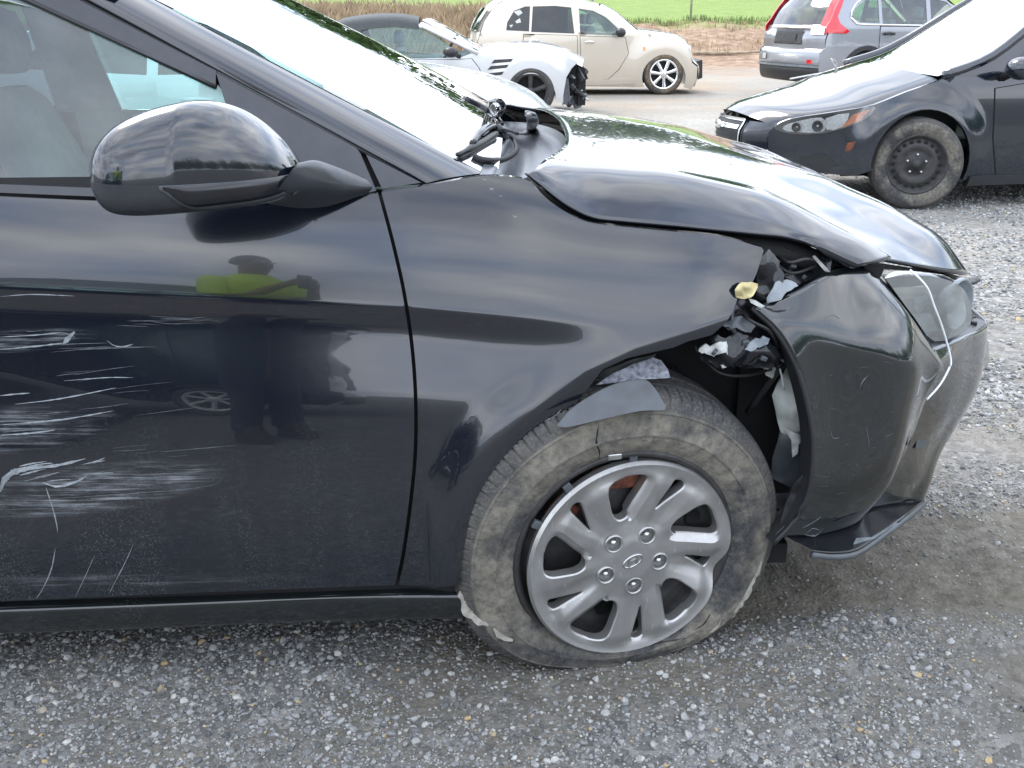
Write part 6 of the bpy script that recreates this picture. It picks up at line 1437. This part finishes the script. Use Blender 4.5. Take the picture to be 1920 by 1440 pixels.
marks('scratch', door, [([(0, 655), (60, 650), (128, 642)], .0030), ([(0, 632), (70, 628), (118, 624), (140, 632)], .0022), ([(0, 742), (28, 739), (56, 737)], .0026), ([(28, 758), (110, 748), (218, 727)], .0026), ([(0, 797), (120, 786), (214, 770)], .0028), ([(0, 816), (60, 812), (104, 806)], .003),
    ([(118, 646), (130, 632), (140, 622)], .010), ([(200, 638), (214, 648), (232, 650), (250, 645)], .0022), ([(0, 556), (60, 552), (140, 555)], .0018), ([(120, 714), (200, 708), (250, 708)], .0018),
    ([(86, 914), (98, 950), (106, 982), (108, 998)], .0024), ([(104, 1028), (96, 1068), (80, 1104), (68, 1122)], .0026), ([(250, 1020), (236, 1052), (204, 1114)], .0016), ([(178, 1040), (160, 1080), (142, 1118)], .0012)], 'scratch_white', sedan)
mark('scuff', door, [([(0, 922), (10, 898), (30, 882), (70, 874)], .014), ([(10, 900), (40, 882), (110, 872), (160, 860)], .006), ([(80, 905), (110, 912), (150, 900), (165, 888)], .005)] + bunch(18, (30, 170), (868, 905), (20, 60), -.12, (.0008, .003), .10), 'scratch_white', sedan)
mark('scuff_streaks', door, bunch(14, (90, 330), (838, 918), (40, 170), -.10, (.0004, .0011)) + bunch(6, (0, 90), (770, 816), (40, 140), -.07, (.0007, .0020)) + bunch(9, (195, 330), (590, 612), (40, 90), .02, (.0006, .0012), .06) + bunch(6, (0, 160), (620, 665), (30, 150), -.06, (.0006, .0014)) + bunch(8, (100, 260), (670, 780), (40, 120), -.12, (.0005, .0011)) + [([(100, 935), (250, 925), (360, 916), (412, 906)], .0012)], 'scratch_dim', sedan)
marks('scratch', bumper, [([(1432, 568), (1450, 580), (1470, 580), (1490, 577)], .002), ([(1546, 600), (1560, 590), (1574, 598)], .002), ([(1612, 728), (1618, 714), (1628, 704)], .0022), ([(1700, 670), (1712, 669), (1718, 671)], .002), ([(1558, 808), (1562, 822), (1574, 820)], .0018), ([(1624, 800), (1628, 820), (1630, 838)], .0015), ([(1505, 990), (1530, 976), (1540, 968)], .002), ([(1508, 1002), (1528, 1004), (1544, 990)], .004), ([(1512, 1000), (1524, 990), (1536, 994)], .003), ([(1760, 690), (1742, 690), (1730, 692)], .0014)], 'scratch_dim', sedan)
for p_ in ([(1739, 751), (1724, 788), (1712, 822), (1700, 852)], [(1806, 752), (1788, 782), (1764, 812)], [(1430, 574), (1452, 584), (1474, 582)]): mark('crack', bumper, [(p_, .004)], 'void_black', sedan)
mark('scuff_streaks', bumper, bunch(21, (1500, 1720), (640, 960), (4, 22), .1, (.0002, .0005), .35), 'scratch_dim', sedan)
marks('scratch', fender, [([(904, 335), (908, 338), (912, 336)], .003), ([(918, 352), (922, 356), (925, 352)], .003), ([(935, 366), (938, 369), (941, 366)], .002), ([(962, 404), (966, 408), (969, 405)], .0025), ([(1020, 790), (1040, 780), (1052, 768)], .0015)], 'scratch_white', sedan)
marks('rubber_tear', main_tyre, [([(864, 1108), (876, 1136), (898, 1160), (916, 1172)], .030), ([(926, 1178), (944, 1192), (962, 1200)], .026), ([(1362, 1176), (1386, 1134), (1410, 1090), (1428, 1052)], .016), ([(1330, 1186), (1346, 1172), (1352, 1160)], .008)], 'worn_rubber', wheel)
marks('sidewall_crack', main_tyre, [([(1122, 800), (1118, 830), (1124, 846), (1122, 866)], .004), ([(1300, 1182), (1320, 1170), (1332, 1150)], .003), ([(1160, 1222), (1230, 1206), (1290, 1196)], .003)], 'void_black', wheel)
